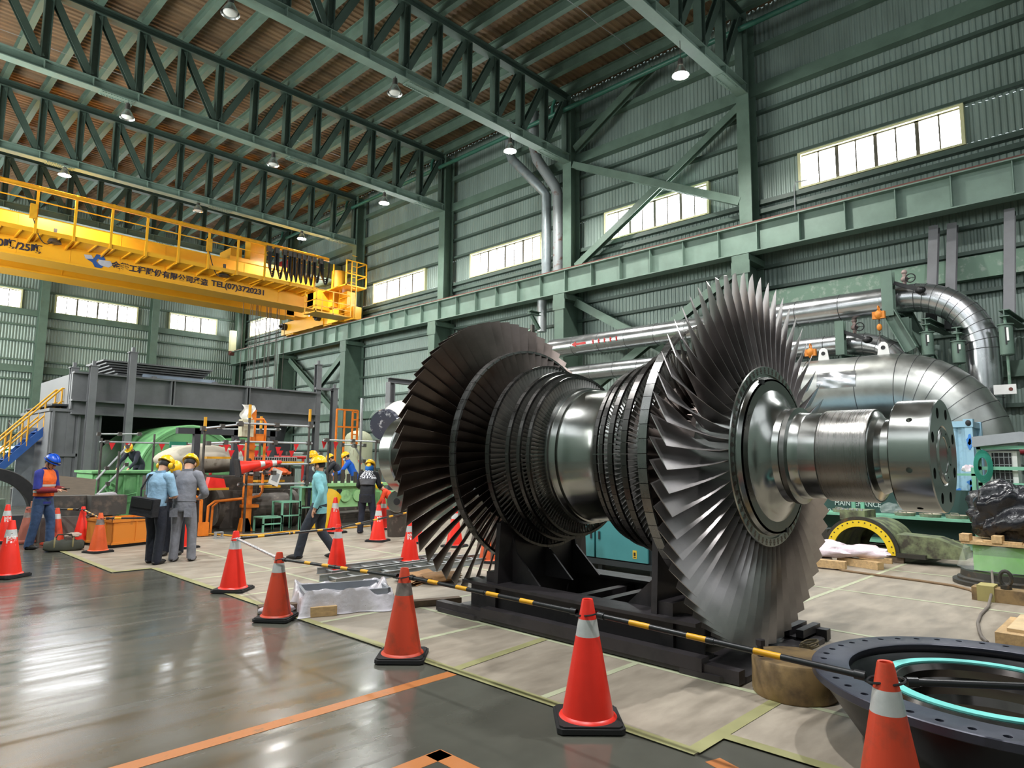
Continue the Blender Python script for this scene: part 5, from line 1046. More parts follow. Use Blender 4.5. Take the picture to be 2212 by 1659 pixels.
b = B().bx(-.1, -.06, 0, .1, .06, .02); b.bx(-.08, -.05, .02, -.06, .05, .12); b.bx(.06, -.05, .02, .08, .05, .12); b.bx(-.08, -.05, .12, .08, .05, .14); o = b.build('small_bracket', m_steel); o.location = G(472, 1163, .009); tag(o, 'small steel bracket standing on the boards near the pale bar', 'bracket')
# pale green gearbox with studs, tank, ladder
gb_ = thing('gearbox', 'pale green gearbox casing with rows of dark studs on top', 'gearbox', (10.2, 16.6, 0))
b = B().bx(9.5, 16.0, .42, 11.3, 17.4, 1.0); b.bx(9.42, 15.9, .98, 11.4, 17.5, 1.06); b.bx(11.0, 15.8, .3, 11.9, 17.2, .8); b.build('casing', m_lgreen, gb_); B().bx(9.3, 16.0, 0, 11.6, 17.4, .42).build('plinth', m_grimy, gb_)
for x in (10.0, 10.4): B().cyl((x, 15.99, .72), (x, 15.95, .72), .16, n=18).build('cover', m_lgreen, gb_, True)
B().bx(9.75, 15.97, .72, 9.9, 16, .9).build('label_plate', m_black, gb_)
b = B()
for k in range(9): x = 9.55+.2*k; b.cyl((x, 16.05+.03*(k % 2), 1.06), (x, 16.05+.03*(k % 2), 1.3+.06*(k % 3)), .055, n=10)
b.build('stud', m_grimy, gb_, True); B().tube([(9.5, 15.9, .2), (9.8, 15.85, .28), (10.6, 15.85, .3), (11.2, 15.9, .2)], .05, 8).build('oil_pipe', m_dsteel, gb_, True)
tk = thing('air_tank', 'pale domed air tank behind the men at the gearbox', 'tank', (15, 23, 0)); pt = PY(775, 930, 23.0)
B().lathe([(.02, .5), (pt.z-1.0, .56), (pt.z-.35, .56), (pt.z-.15, .45), (pt.z-.03, .25), (pt.z, .08), (pt.z+.1, .08)], (pt.x, 23, 0), 'Z', 28).build('shell', M('stained_tank_paint', (178, 182, 154), .5, 0, .12, 3, c2=(130, 122, 100), cov=.36, sharp=.08, stretch=(3, 3, .6)), tk, True); B().cyl((pt.x, 23, pt.z), (pt.x, 23, pt.z+.35), .05).build('valve_stub', m_grimy, tk, True)
ld = thing('orange_ladder', 'orange steel ladder frame with landing beside the pale tank', 'ladder', (13.5, 22.5, 0)); a0, a1 = PY(728, 884, 22), PY(773, 884, 22); ac0 = PY(745, 884, 22)
b = B(); 
for x in (a0.x, ac0.x, ac0.x+.35, a1.x): b.beam((x, 22, 0 if x < a1.x-.3 else 2.2), (x, 22, a0.z), .07, .05)
b.beam((a0.x, 22, a0.z), (a1.x, 22, a0.z), .06, .06); b.beam((a0.x, 22, 2.9), (ac0.x+.35, 22, 2.9), .06, .06); b.build('rail', m_or, ld); b = B()
for k in range(5): b.beam((ac0.x+.35, 22, 2.35+.28*k), (a1.x, 22, 2.35+.28*k), .04, .04)
b.build('rung', m_or, ld); B().cyl((ac0.x+.8, 22.1, 2.4), (ac0.x+.8, 22.1, a0.z+.5), .06).build('vent_pipe', m_steel, ld, True)
tag(B().tube([(9.5, 24, 1.75), (13.2, 24, 1.75)], .06, 10).build('red_pipe', m_red, None, True), 'thin red pipe running behind the orange ladder', 'pipe'); B().cyl((9.6, 24, 0), (9.6, 24, 1.7), .05).build('stand', m_red, bpy.data.objects['red_pipe']); B().cyl((13.1, 24, 0), (13.1, 24, 1.7), .05).build('stand', m_red, bpy.data.objects['red_pipe'])
# wrapped white pipe end and shaft on its cradle behind the far blades
wp = thing('wrapped_pipe_end', 'big white pipe end closed with clear plastic film behind the far coupling', 'pipe end', (9.4, 13.0, 0)); a = PY(823, 918, 12.2)
c = V((a.x+.1, 12.2, a.z)); d = V((.8, .45, .12)).normalized(); B().tube([c+d*.05, c+d*.3, c+d*.9, c+d*1.5], [.34, .36, .5, .5], 28).build('pipe_body', M('white_lagging', (206, 204, 190), .5, 0, .08, 4), wp, True); B().tube([c-d*.05, c+d*.06], [.33, .36], 28).build('dark_bore', M('bore_with_film', (70, 72, 84), .15, .2, .4, 7, c2=(190, 190, 196), cov=.36, sharp=.05), wp, True)
B().grid(lambda u, v: c+d*(.12+.05*math.sin(12*u))+V((d.y, -d.x, 0)).normalized()*(.38+.05*math.sin(17*u))*math.cos(2*PI*u)+V((0, 0, 1))*((.38+.1*v)*math.sin(2*PI*u)-.02*math.sin(23*u)), 50, 3).build('film_skirt', m_clear, wp, True); q = c+d*1.3; B().cyl((q.x, q.y, 0), (q.x, q.y, q.z-.4), .2, n=16).build('stand', m_gsteel, wp, True)
sp = thing('shaft_support', 'short bored steel shaft resting on a dark pedestal behind the cones', 'shaft', (9.2, 12.1, .01)); g = G(855, 1172)*1.07; g.z = 0; c = V((g.x+.1, g.y-.05, PY(835, 1083, g.y).z)); B().cyl((c.x-.05, c.y+.1, .009), (c.x-.05, c.y+.1, c.z-.2), .2, .24, 14).build('pedestal', m_grimy, sp, True)
B().lathe([(-.3, .07), (-.3, .22), (-.28, .24), (-.12, .24), (-.1, .22), (.6, .22), (.6, 0)], (0, 0, 0), 'X', 28, cap=False).build('shaft_stub', m_rsteel, sp, True, True); o = bpy.data.objects[sp.children[-1].name]; o.location = c-wloc(sp); o.rotation_euler = (0, 0, .55); B().cyl((-.31, 0, 0), (-.2, 0, 0), .075, n=18).build('bore', m_black, o, False, True)
# ================================================================ far-left floor group: skip, blocks, bag, sheets
sk = thing('orange_skip', 'orange steel skip box with lifting eyes standing behind the cone and bag', 'skip', (4.28, 14.72, .009), None, .27)
b = B(); L, Wd, Hh = .92, .84, .52
for x0, y0, x1, y1 in ((-L/2, -Wd/2, L/2, -Wd/2+.02), (-L/2, Wd/2-.02, L/2, Wd/2), (-L/2, -Wd/2, -L/2+.02, Wd/2), (L/2-.02, -Wd/2, L/2, Wd/2)): b.bx(x0, y0, .06, x1, y1, Hh)
b.bx(-L/2, -Wd/2, .06, L/2, Wd/2, .09)
for x0, y0, x1, y1 in ((-L/2-.015, -Wd/2-.015, L/2+.015, -Wd/2+.03), (-L/2-.015, Wd/2-.03, L/2+.015, Wd/2+.015), (-L/2-.015, -Wd/2, -L/2+.03, Wd/2), (L/2-.03, -Wd/2, L/2+.015, Wd/2)): b.bx(x0, y0, Hh-.05, x1, y1, Hh); b.bx(x0, y0, .06, x1, y1, .1)
for x in (-.02,): b.bx(x, -Wd/2-.012, .1, x+.025, -Wd/2, Hh)
for y in (-.2, .1): b.bx(-L/2-.012, y, .1, -L/2, y+.025, Hh)
b.build('box', M('worn_orange_paint', (212, 128, 40), .5, 0, .12, 5, c2=(140, 92, 48), cov=.33, sharp=.06), sk, local=True)
for x, y in ((-L/2, -Wd/2), (L/2, -Wd/2), (-L/2, Wd/2)): B().tube([(x+.03*math.cos(k*PI/6), y, Hh+.03+.03*math.sin(k*PI/6)) for k in range(12)], .008, 6, closed=True).build('lifting_eye', m_dsteel, sk, True, True)
B().bx(-L/2+.04, -Wd/2+.04, 0, L/2-.04, Wd/2-.04, .06).build('skid', m_black, sk, local=True)
m_conc = M('dark_block_face', (66, 64, 60), .7, 0, .2, 5, c2=(104, 94, 82), cov=.4, sharp=.1)
oct_ = [(-.36, -.14), (-.22, -.2), (.22, -.2), (.36, -.14), (.36, .14), (.22, .2), (-.22, .2), (-.36, .14)]
bs = tag(B().bx(3.15, 15.9, .0, 4.4, 17.0, .5).build('steel_plinth', M('scuffed_grey_plinth', (94, 90, 84), .6, .1, .2, 4)), 'scuffed grey plinth carrying the two dark blocks', 'plinth')
for x, y, lab in ((3.72, 16.3, 'dark octagonal block nearer the man in vest'), (4.3, 16.0, 'dark octagonal block nearer the grey post, brown face')):
    o = B().prism(oct_, (0, 0, 0), (.95, 0, 0), (0, .95, 0), (0, 0, .4)).build('dark_block', m_conc); o.location = (x, y, .502); o.rotation_euler = (0, 0, .1 if x > 4 else -.1); tag(o, lab, 'block', 'dark octagonal blocks')
o = B().bx(-.45, -.02, 0, .45, .02, .75).build('brown_board', M('brown_board', (96, 84, 70), .6, 0, .15, 6, stretch=(1, 1, 5))); o.location = (4.0, 17.6, .65); o.rotation_euler = (-.7, .12, -.15); tag(o, 'brown board tilted up behind the dark blocks', 'board')
tag(B().bx(3.4, 17.1, 0, 4.8, 18.3, .66).build('board_rest', m_gdark), 'dark bench carrying the tilted brown board', 'bench')
tag(B().prism([(0, 0), (.5, 0), (.28, .24), (-.05, .2)], (4.5, 17.2, .665), (1, 0, 0), (0, 0, 1), (0, .3, 0)).build('silver_bag', m_film), 'silver white foil bag lying behind the dark blocks', 'bag')
rg_ = thing('black_hoop', 'large black ribbed hoop standing on its edge at the picture edge', 'ring', (2.9, 19.5, 0))
B().lathe([(-.15, .85), (-.15, 1.1), (-.08, 1.12), (-.05, 1.06), (.05, 1.06), (.08, 1.12), (.15, 1.1), (.15, .85), (-.15, .85)], (2.75, 19.5, .32), 'Y', 48, 0, PI, cap=False).build('hoop', m_rubber, rg_, True, ang=20); B().bx(1.7, 19.3, 0, 3.85, 19.7, .32).build('base', m_gdark, rg_)
tag(B().bx(2.6, 18.5, .3, 2.98, 18.8, .75).bx(2.6, 18.5, 0, 2.98, 18.8, .3).build('green_crate', M('dusty_green_crate', (88, 104, 88), .6, 0, .2, 8)), 'dusty green crate in front of the black hoop', 'crate')
tag(B().bx(3.25, 17.3, 0, 3.4, 17.45, .75).bx(3.15, 17.25, 0, 3.5, 17.5, .04).build('brown_post', M('rust_brown', (150, 96, 70), .7)), 'rust brown post behind the dusty brown cone', 'post')
tb_ = thing('tool_bag', 'dark olive canvas tool bag with straps lying on the wet floor', 'bag', (3.25, 14.45, 0), None, -.3)
m_bag = M('olive_canvas', (58, 60, 50), .8, 0, .2, 8); m_str = M('khaki_strap', (126, 118, 80), .8)
def bagf(u, v): a = 2*PI*u; x = (v-.5)*.62; k = (1-abs(2*v-1)**6*.4); c_, s_ = math.cos(a), math.sin(a); c_ = abs(c_)**.6*(1 if c_ > 0 else -1); s_ = abs(s_)**.6*(1 if s_ > 0 else -1); return (x, (.13-.03*s_)*c_*k, max(.004, .1+.1*s_*k+.012*math.sin(27*v+a)*(s_ > 0)))
B().grid(bagf, 20, 16).build('bag_body', m_bag, tb_, True, True); b = B()
for x in (-.14, .14): b.tube([(x, .128*math.cos(a), max(.012, .112+.133*math.sin(a))) for a in [k*PI/12-.5 for k in range(17)]], .014, 5)
b.build('strap', m_str, tb_, True, True); B().tube([(-.14, -.05, .22), (-.1, -.06, .3), (.1, -.06, .3), (.14, -.05, .22)], .012, 6).build('handle', m_bag, tb_, True, True); blob((.12, .02, .27), (.12, .08, .05), 3).build('rag', M('pale_rag', (170, 150, 136), .8), tb_, True, True)
# ================================================================ people
m_skin = M('skin', (206, 158, 130), .55, 0, .05); m_hair = M('black_hair', (28, 25, 24), .6, 0, .1); m_eye = M('eye', (30, 24, 22), .3)
m_hel = M('yellow_helmet_shell', (240, 190, 24), .3, 0, .04); m_helb = M('blue_helmet_shell', (28, 84, 196), .3, 0, .04); m_maskw = M('white_mask', (226, 226, 222), .7, 0, .03)
m_shoe = M('dark_shoe', (34, 31, 30), .5, 0, .15)
def cloth(n, c): return M(n, c, .82, 0, .14, 9, bump=.7, bsc=11)
def skinmesh(name, pts, edges, rad, mat, parent, sub=2):
    me = bpy.data.meshes.new('tmp'); me.from_pydata([tuple(p) for p in pts], edges, []); o = bpy.data.objects.new('tmp', me); col.objects.link(o)
    md = o.modifiers.new('s', 'SKIN'); 
    sv = me.skin_vertices[0].data if me.skin_vertices else None
    if sv is None:
        bpy.context.view_layer.objects.active = o; bpy.ops.mesh.customdata_skin_add(); sv = me.skin_vertices[0].data
    for i, r in enumerate(rad): sv[i].radius = r if isinstance(r, tuple) else (r, r); sv[i].use_root = (i == 0)
    s = o.modifiers.new('u', 'SUBSURF'); s.levels = sub; s.render_levels = sub
    bpy.context.view_layer.update(); ne = bpy.data.meshes.new_from_object(o.evaluated_get(bpy.context.evaluated_depsgraph_get())); bpy.data.objects.remove(o)
    ne.materials.clear(); ne.materials.append(mat); ne.polygons.foreach_set('use_smooth', [True]*len(ne.polygons))
    r = bpy.data.objects.new(name, ne); col.objects.link(r); r.parent = parent; return r
def loft(b, pts, rx, ry, side, n=14, cap=True):
    pts = [V(p) for p in pts]; N = len(pts); o = len(b.v); side = V(side)
    for i, p in enumerate(pts):
        d = (pts[min(i+1, N-1)]-pts[max(i-1, 0)]).normalized(); s_ = (side-d*side.dot(d)).normalized(); f = d.cross(s_)
        for k in range(n): a = 2*PI*k/n; b.v.append(p+s_*rx[i]*math.cos(a)+f*ry[i]*math.sin(a))
    fs = [(o+i*n+k, o+i*n+(k+1) % n, o+(i+1)*n+(k+1) % n, o+(i+1)*n+k) for i in range(N-1) for k in range(n)]
    if cap: fs += [tuple(o+k for k in range(n))[::-1], tuple(o+(N-1)*n+k for k in range(n))]
    b.f += fs; b.mi += [b.cur]*len(fs)
def smooth_pts(P, n=4):
    P = [V(p) for p in P]; out = []
    for i in range(len(P)-1):
        p0, p1, p2, p3 = P[max(i-1, 0)], P[i], P[i+1], P[min(i+2, len(P)-1)]
        for k in range(n): t = k/n; out.append(.5*((2*p1)+(p2-p0)*t+(2*p0-5*p1+4*p2-p3)*t*t+(3*p1-p0-3*p2+p3)*t**3))
    return out+[P[-1]]
def lerps(R, n=4):
    out = []
    for i in range(len(R)-1): out += [R[i]+(R[i+1]-R[i])*k/n for k in range(n)]
    return out+[R[-1]]
def person(lab, loc, rz, shirt, trous, lean=.05, nod=.25, yaw=0., s=1.0, le=(-.25, .0, 1.12), lh=(-.2, .16, .98), re=(.25, .0, 1.12), rh=(.2, .16, .98), lf=(-.1, 0), rf=(.1, 0), lk=None, rk=None, helmet=m_hel, mask=None, sleeve='long', crouch=0, shoes=m_shoe, hood=None, collar_t=True, tail=.0):
    P = thing('person', lab, 'person', loc, None, rz); P.scale = (s, s, s)
    hipz = .93-crouch; H = V((0, -.04*lean, hipz))
    def up(h, y=0, x=0):   # point up the spine, leaning forward
        return H+V((x, math.sin(lean)*h+y*math.cos(lean), math.cos(lean)*h-y*math.sin(lean)))
    chest, neck = up(.36), up(.52, .0); hv = lean*.8+nod
    headc = neck+V((math.sin(yaw)*math.sin(hv)*.12, math.sin(hv)*.125, .118*math.cos(hv*.7)))
    ls, rs = up(.465, 0, -.165), up(.465, 0, .165)
    def J(p): return V(p)-V((0, 0, crouch)) if not isinstance(p, V) else p
    LE, LH, RE, RH = J(le), J(lh), J(re), J(rh)
    lhp, rhp = H+V((-.085, 0, -.03)), H+V((.085, 0, -.03))
    la, ra = V((lf[0], lf[1], .085)), V((rf[0], rf[1], .085))
    lkn = V(lk) if lk else (lhp+la)/2+V((-.01, .035+crouch*.6, .02)); rkn = V(rk) if rk else (rhp+ra)/2+V((.01, .035+crouch*.6, .02))
    # continuous body
    pts = [H, up(.2), chest, neck, neck+(headc-neck)*.55, headc, headc+(headc-neck).normalized()*.07]; rad = [(.13, .1), (.12, .09), (.13, .095), .055, .07, (.088, .1), (.07, .08)]
    E = [(i, i+1) for i in range(6)]
    def add(p, r, j): pts.append(V(p)); rad.append(r); E.append((j, len(pts)-1)); return len(pts)-1
    for S_, El, Ha, sg in ((ls, LE, LH, -1), (rs, RE, RH, 1)):
        i = add(S_, .055, 2); i = add(El, .042, i); i = add(Ha, .028, i); d = (Ha-El).normalized(); w = d.cross(V((0, 0, 1)))
        w = w.normalized() if w.length > .1 else V((1, 0, 0)); nrm = w.cross(d)
        palm = add(Ha+d*.055, (.036, .022), i)
        for k in range(4):
            q = Ha+d*.085+w*(.028-.0185*k); L_ = (.034, .04, .037, .028)[k]; j = add(q, .0095, palm); j = add(q+d*L_-nrm*.008, .0088, j); add(q+d*L_*1.75-nrm*.026, .0078, j)
        j = add(Ha+d*.035+w*.036*(-sg)*-1-nrm*.012, .011, palm); add(Ha+d*.078+w*.05-nrm*.026, .0095, j)
    for hp, kn, an in ((lhp, lkn, la), (rhp, rkn, ra)):
        i = add(hp, .085, 0); i = add(kn, .058, i); i = add(an, .04, i); add(an+V((0, .1, -.045)), .035, i)
    skinmesh('body', pts, E, rad, m_skin, P)
    # head details in the head's frame
    R = Matrix.Rotation(-yaw, 4, 'Z') @ Matrix.Rotation(-hv, 4, 'X'); T = Matrix.Translation(headc+(headc-neck).normalized()*.02) @ R
    def put(b): b.v = [T @ p for p in b.v]; return b
    b = B().prism([(-.012, 0), (.012, 0), (.018, -.045), (-.018, -.045)], (0, .085, .0), (1, 0, 0), (0, 0, 1), (0, .024, 0)); put(b).build('nose', m_skin, P, local=True)
    for x in (-.035, .035): put(B().ell((x, .088, .008), (.014, .008, .008), 8, 6)).build('eye', m_eye, P, True, True)
    for x in (-.088, .088): put(B().ell((x, -.005, -.015), (.013, .025, .035), 8, 6)).build('ear', m_skin, P, True, True)
    put(B().ell((0, .09, -.055), (.025, .008, .008), 8, 6)).build('mouth', M('lip', (150, 92, 82), .5), P, True, True)
    put(B().ell((0, -.02, .02), (.093, .094, .1), 16, 10, lambda q: (q.x, min(q.y, .45 if q.z > .2 else -.1), max(q.z, -.6)))).build('hair', m_hair, P, True, True)
    if mask: put(B().ell((0, .072, -.045), (.066, .05, .055), 12, 8)).build('face_mask', mask, P, True, True)
    if helmet:
        b = B().ell((0, -.005, .055), (.118, .138, .118), 20, 12, lambda q: (q.x, q.y, max(q.z, -.06))); h = put(b).build('helmet', helmet, P, True, True)
        b = B().prism([(math.cos(a)*.13, math.sin(a)*(.165 if math.sin(a) > 0 else .15)) for a in [2*PI*k/24 for k in range(24)]], (0, 0, .042), (1, 0, 0), (0, 1, 0), (0, 0, .01)); put(b).build('helmet_brim', helmet, h, local=True)
        b = B()
        for x in (-.03, .03): b.tube([(x, .13*math.cos(a), .055+.121*math.sin(a)) for a in [PI*k/10 for k in range(1, 10)]], .007, 5)
        put(b).build('helmet_ridge', helmet, h, True, True); b = B().tube([(-.09, .02, .04), (-.085, .05, -.05), (0, .07, -.115), (.085, .05, -.05), (.09, .02, .04)], .006, 5); put(b).build('chin_strap', m_black, h, True, True)
    if hood: put(B().ell((0, -.02, -.06), (.105, .105, .12), 14, 10, lambda q: (q.x, min(q.y, .3), q.z))).build('hood', hood, P, True, True)
    # shirt: torso and sleeves, trousers: hips and legs
    b = B(); sp = smooth_pts([H+V((0, 0, -.1-tail)), H+V((0, 0, .02)), up(.2), chest, up(.46), up(.525), up(.545)]); loft(b, sp, lerps([.172, .172, .168, .19, .165, .075, .062]), lerps([.125, .125, .118, .13, .1, .068, .06]), (1, 0, 0), 18)
    for S_, El, Ha in ((ls, LE, LH), (rs, RE, RH)):
        c = S_+(chest-S_)*.35; e_ = El+(Ha-El)*(.92 if sleeve == 'long' else .08)
        loft(b, smooth_pts([c, S_, S_+(El-S_)*.55, El, e_] if sleeve == 'long' else [c, S_, S_+(El-S_)*.5, S_+(El-S_)*.95], 4), lerps([.07, .078, .066, .056, .045] if sleeve == 'long' else [.07, .08, .074, .072]), lerps([.07, .078, .066, .056, .045] if sleeve == 'long' else [.07, .08, .074, .072]), (0, 1, .3), 12)
    loft(b, [up(.515), up(.565, -.01)], [.082, .078], [.078, .074], (1, 0, 0), 16, False)
    sh_ = b.build('shirt', shirt, P, True, True, 70)
    b = B(); loft(b, smooth_pts([H+V((0, 0, .08)), H+V((0, 0, -.02)), H+V((0, 0, -.12))], 3), lerps([.16, .172, .165], 3), lerps([.115, .128, .12], 3), (1, 0, 0), 18)
    for hp, kn, an in ((lhp, lkn, la), (rhp, rkn, ra)): loft(b, smooth_pts([hp+V((0, 0, .02)), hp+(kn-hp)*.5, kn, kn+(an-kn)*.5, an+V((0, 0, .0)), an+V((0, 0, -.03))], 4), lerps([.095, .092, .074, .07, .068, .068]), lerps([.105, .098, .08, .076, .074, .074]), (1, 0, 0), 14)
    b.build('trousers', trous, P, True, True, 70)
    for an in (la, ra):
        b = B().ell((an.x, an.y+.06, .045), (.052, .145, .05), 14, 8, lambda q: (q.x*(1-.12*q.y), q.y, max(q.z*(1 if q.y < 0 else 1-.35*q.y), -.85))); b.build('shoe', shoes, P, True, True)
    P['_j'] = 0; del P['_j']
    return P, dict(H=H, up=up, LH=LH, RH=RH, LE=LE, RE=RE, ls=ls, rs=rs, T=T, put=put)
def face(dx, dy): return math.atan2(dy, dx)-PI/2
cR, cA = V((cr.x, cr.y)), V((cf.x, cf.y))     # directions across and away, used only to aim how each figure faces
def fd(r, a): v = cR*r+cA*a; return face(v.x, v.y)
# man in orange vest looking at a phone
c_blue = cloth('royal_blue_cloth', (42, 50, 132)); c_jean = cloth('blue_jeans', (52, 74, 108)); c_navy = cloth('navy_cloth', (36, 40, 54)); c_black = cloth('black_cloth', (30, 31, 36)); c_or = cloth('orange_vest_fabric', (240, 106, 40))
p, j = person('man in orange vest and blue helmet looking down at his phone', G(84, 1186), fd(1, -.1), c_blue, c_jean, .04, .5, helmet=m_helb, sleeve='short', le=(-.22, .05, 1.1), lh=(-.08, .3, 1.1), re=(.22, .05, 1.08), rh=(.06, .32, 1.08), lf=(-.1, .12), rf=(.11, -.12), s=1.0)
b = B(); loft(b, smooth_pts([j['H']+V((0, 0, .04)), j['up'](.2), j['up'](.36), j['up'](.47), j['up'](.53)]), lerps([.19, .186, .205, .175, .1]), lerps([.145, .138, .15, .118, .09]), (1, 0, 0), 18, False); v_ = b.build('safety_vest', c_or, p, True, True, 70)
b = B()
for h in (.1, .22): loft(b, [j['up'](h), j['up'](h+.04)], [.195, .196], [.149, .15], (1, 0, 0), 18, False)
for x in (-.09, .09): loft(b, [j['up'](.26, -.13, x), j['up'](.48, -.1, x)], [.025, .025], [.02, .02], (1, 0, 0), 8)
b.build('reflective_stripe', m_refl, v_, True, True)
for E_, H_ in ((j['LE'], j['LH']), (j['RE'], j['RH'])): b = B(); loft(b, [E_, E_+(H_-E_)*.5, H_], [.058, .054, .042], [.058, .054, .042], (0, 0, 1), 12); b.build('arm_guard', cloth('maroon_arm_guard', (128, 34, 44)), p, True, True)
B().bx(-.04, .36, 1.1, .03, .48, 1.115).build('phone', m_black, p, local=True); j['put'](B().ell((0, .15, .07), (.03, .03, .022), 10, 8)).build('head_lamp', m_dsteel, p, True, True); b = B().tube([(.122*math.cos(a), .14*math.sin(a), .075) for a in [2*PI*k/24 for k in range(24)]], .01, 6, closed=True); j['put'](b).build('lamp_strap', m_black, p, True, True)
# group of three
c_lb = cloth('light_blue_shirt', (142, 178, 204)); c_dk = cloth('dark_navy_trousers', (28, 32, 44)); c_gr = cloth('grey_coverall', (128, 130, 138))
p, j = person('man in light blue shirt with black shoulder bag, back turned', G(329, 1219), fd(.25, 1), c_lb, c_dk, .1, .55, le=(-.22, .1, 1.08), lh=(-.1, .26, 1.1), re=(.24, .1, 1.06), rh=(.12, .3, 1.08), sleeve='short', lf=(-.1, .05), rf=(.12, -.05))
bg_ = B().bx(-.2, -.1, -.15, .2, .06, .13); o = bg_.build('shoulder_bag', c_black, p, local=True); o.location = (-.02, -.2, .93); o.rotation_euler = (0, .12, .1); B().bx(-.18, -.115, -.02, .18, -.1, .11).build('bag_flap', m_black, o, local=True)
B().tube([V((-.16, -.16, 1.0)), V((-.18, -.14, 1.2)), V((-.12, -.05, 1.42)), V((0, .1, 1.4)), V((.18, .12, 1.2)), V((.22, -.05, .98))], .015, 6).build('bag_strap', c_black, p, True, True)
for x in (-.115, .115): j['put'](B().ell((x, -.01, -.01), (.03, .045, .055), 12, 8)).build('ear_muff', m_hel, p, True, True)
p, j = person('person in dark clothes between the other two, yellow helmet bent forward', G(374, 1199), fd(.2, -1), cloth('charcoal_cloth', (52, 50, 54)), c_dk, .25, .9, le=(-.24, .12, 1.05), lh=(-.08, .3, 1.05), re=(.24, .12, 1.05), rh=(.08, .3, 1.05), lf=(-.1, 0), rf=(.12, .06), s=.98)
j['put'](B().bx(.02, .1, .08, .075, .135, .13)).build('helmet_sticker', M('green_white_sticker', (160, 206, 170), .5), p, local=True)
p, j = person('man in grey coverall, back turned, at the edge of the group', G(390, 1214), fd(-.1, 1), c_gr, c_gr, .12, .55, le=(-.28, .06, 1.08), lh=(-.12, .28, 1.06), re=(.3, .06, 1.08), rh=(.16, .26, 1.02), lf=(-.12, 0), rf=(.14, .05), s=1.02)
b = B(); loft(b, [j['up'](.03), j['up'](.08)], [.18, .18], [.137, .137], (1, 0, 0), 18, False); b.build('waistband', c_gr, p, True, True)
for sx in (-1, 1): B().bx(sx*.11-.06, -.135, .72, sx*.11+.06, -.115, .86).build('pocket', c_gr, p, local=True)
# walking worker
c_teal = cloth('aqua_shirt', (128, 190, 196))
p, j = person('worker walking in aqua shirt, white mask and yellow helmet', (G(685, 1207)), fd(-1, -.05), c_teal, cloth('dark_jeans', (44, 50, 60)), .04, .08, mask=m_maskw, tail=.06, le=(-.25, -.08, 1.12), lh=(-.23, .02, .86), re=(.25, -.02, 1.12), rh=(.24, .12, .88), lf=(-.09, .3), rf=(.09, -.3), lk=(-.1, .2, .5), rk=(.1, -.02, .48), yaw=.1)
# worker with black jacket, back turned
p, j = person('worker in black jacket and checked shawl leaning at the gearbox, back turned', G(790, 1153), fd(.1, 1), c_black, c_navy, .2, .3, tail=.1, hood=cloth('blue_hood', (36, 110, 190)), le=(-.26, .14, 1.1), lh=(-.2, .36, 1.1), re=(.26, .14, 1.1), rh=(.2, .36, 1.1), lf=(-.14, 0), rf=(.18, .05), s=.98)
m_chk = M('checked_cloth', (226, 226, 230), .8); t_ = m_chk.node_tree; ck = t_.nodes.new('ShaderNodeTexChecker'); ck.inputs['Scale'].default_value = 28; ck.inputs[1].default_value = (.85, .85, .88, 1); ck.inputs[2].default_value = (.03, .03, .05, 1); t_.links.new([n for n in t_.nodes if n.type == 'TEX_COORD'][0].outputs['Object'], ck.inputs['Vector']); t_.links.new(ck.outputs[0], t_.nodes['Principled BSDF'].inputs['Base Color'])
b = B(); loft(b, smooth_pts([j['up'](.34), j['up'](.44), j['up'](.52), j['up'](.55)]), lerps([.215, .2, .12, .08]), lerps([.15, .13, .09, .08]), (1, 0, 0), 18, False); b.build('checked_shawl', m_chk, p, True, True)
b = B(); loft(b, [j['up'](.2, -.03), j['up'](.34, -.04)], [.17, .21], [.15, .145], (1, 0, 0), 18); b.build('jacket_lining', cloth('grey_lining', (92, 92, 96)), p, True, True); j['put'](B().ell((0, -.1, -.02), (.06, .03, .07), 10, 8)).build('ear_muff', m_hel, p, True, True)
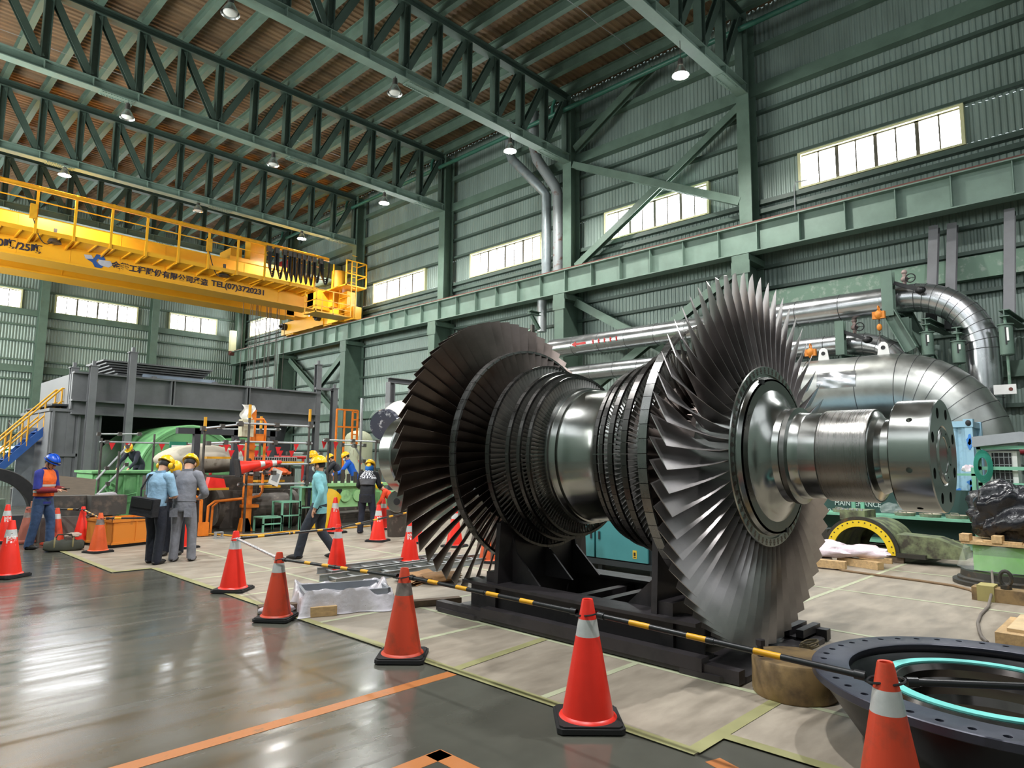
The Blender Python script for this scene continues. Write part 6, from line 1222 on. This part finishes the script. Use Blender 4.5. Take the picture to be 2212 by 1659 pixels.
# two at the gearbox
B().bx(9.6, 16.9+.55, 0, 12.4, 19.6, .3).build('work_platform', m_gsteel); tag(bpy.data.objects['work_platform'], 'low grey platform under the two men behind the gearbox', 'platform')
a = PY(766, 1000, 17.9); p, j = person('man in bright blue jacket reaching over the gearbox', (a.x, 17.9, .3), fd(-1, -.25), cloth('bright_blue_jacket', (24, 92, 200)), c_navy, .45, .1, mask=m_maskw, le=(-.2, .42, 1.05), lh=(-.12, .66, .95), re=(.2, .42, 1.05), rh=(.14, .68, .97), s=.96)
a = PY(737, 1000, 19.0); p, j = person('man in black grey jacket bending beside the blue jacket man', (a.x, 19.0, .3), fd(-1, -.2), cloth('black_grey_jacket', (46, 46, 52)), c_navy, .6, .1, mask=m_maskw, le=(-.2, .5, 1.0), lh=(-.12, .68, .86), re=(.2, .5, 1.0), rh=(.14, .7, .86), s=.95)
# worker on the green platform
a = PY(302, 1000, 22.9); B().bx(a.x-.8, 22.75, 0, a.x+.9, 23.6, .55).build('rear_step', m_mgreen); tag(bpy.data.objects['rear_step'], 'green step behind the machine base holding a worker', 'platform')
p, j = person('worker in dark overalls leaning on the green machine base', (a.x, 23.0, .55), fd(-.15, -1), c_navy, c_navy, .75, .5, le=(-.26, .5, 1.0), lh=(-.18, .66, .8), re=(.26, .5, 1.0), rh=(.2, .66, .8), s=1.0)
# masked worker half hidden behind the walking man, orange-suited worker, far person
a = PY(680, 1000, 16.9); p, j = person('masked worker half hidden behind the walking man', (a.x, 16.9, .0), fd(-.3, -1), cloth('dusty_dark_cloth', (70, 72, 78)), c_navy, .1, .2, mask=m_maskw, s=1.1)
g = G(850, 1128); p, j = person('crouching worker in orange suit behind the far coupling', g, fd(-1, -.1), cloth('orange_suit', (232, 72, 36)), cloth('orange_suit_legs', (226, 70, 36)), .75, .3, crouch=.3, le=(-.2, .4, 1.0), lh=(-.15, .52, .84), re=(.2, .4, 1.0), rh=(.15, .52, .84), lf=(-.14, .05), rf=(.14, .1), s=.85)
a = PY(42, 1005, 33); st_ = thing('stool', 'low stool under the person in pale shirt at the far end', 'stool', (a.x, 33, 0)); B().bx(a.x-.2, 32.85, .4, a.x+.2, 33.2, .45).build('seat', m_gsteel, st_)
for x in (-.18, .14):
    for y in (-.13, .14): B().bx(a.x+x, 33+y, 0, a.x+x+.04, 33+y+.04, .4).build('leg', m_gsteel, st_)
p, j = person('seated person in pale lilac shirt and yellow helmet at the far end', (a.x, 33.0, 0), fd(.3, 1), cloth('lilac_shirt', (196, 194, 214)), c_navy, .15, .2, crouch=.4, lf=(-.12, .42), rf=(.12, .42), lk=(-.12, .42, .52), rk=(.12, .42, .52), s=.98)
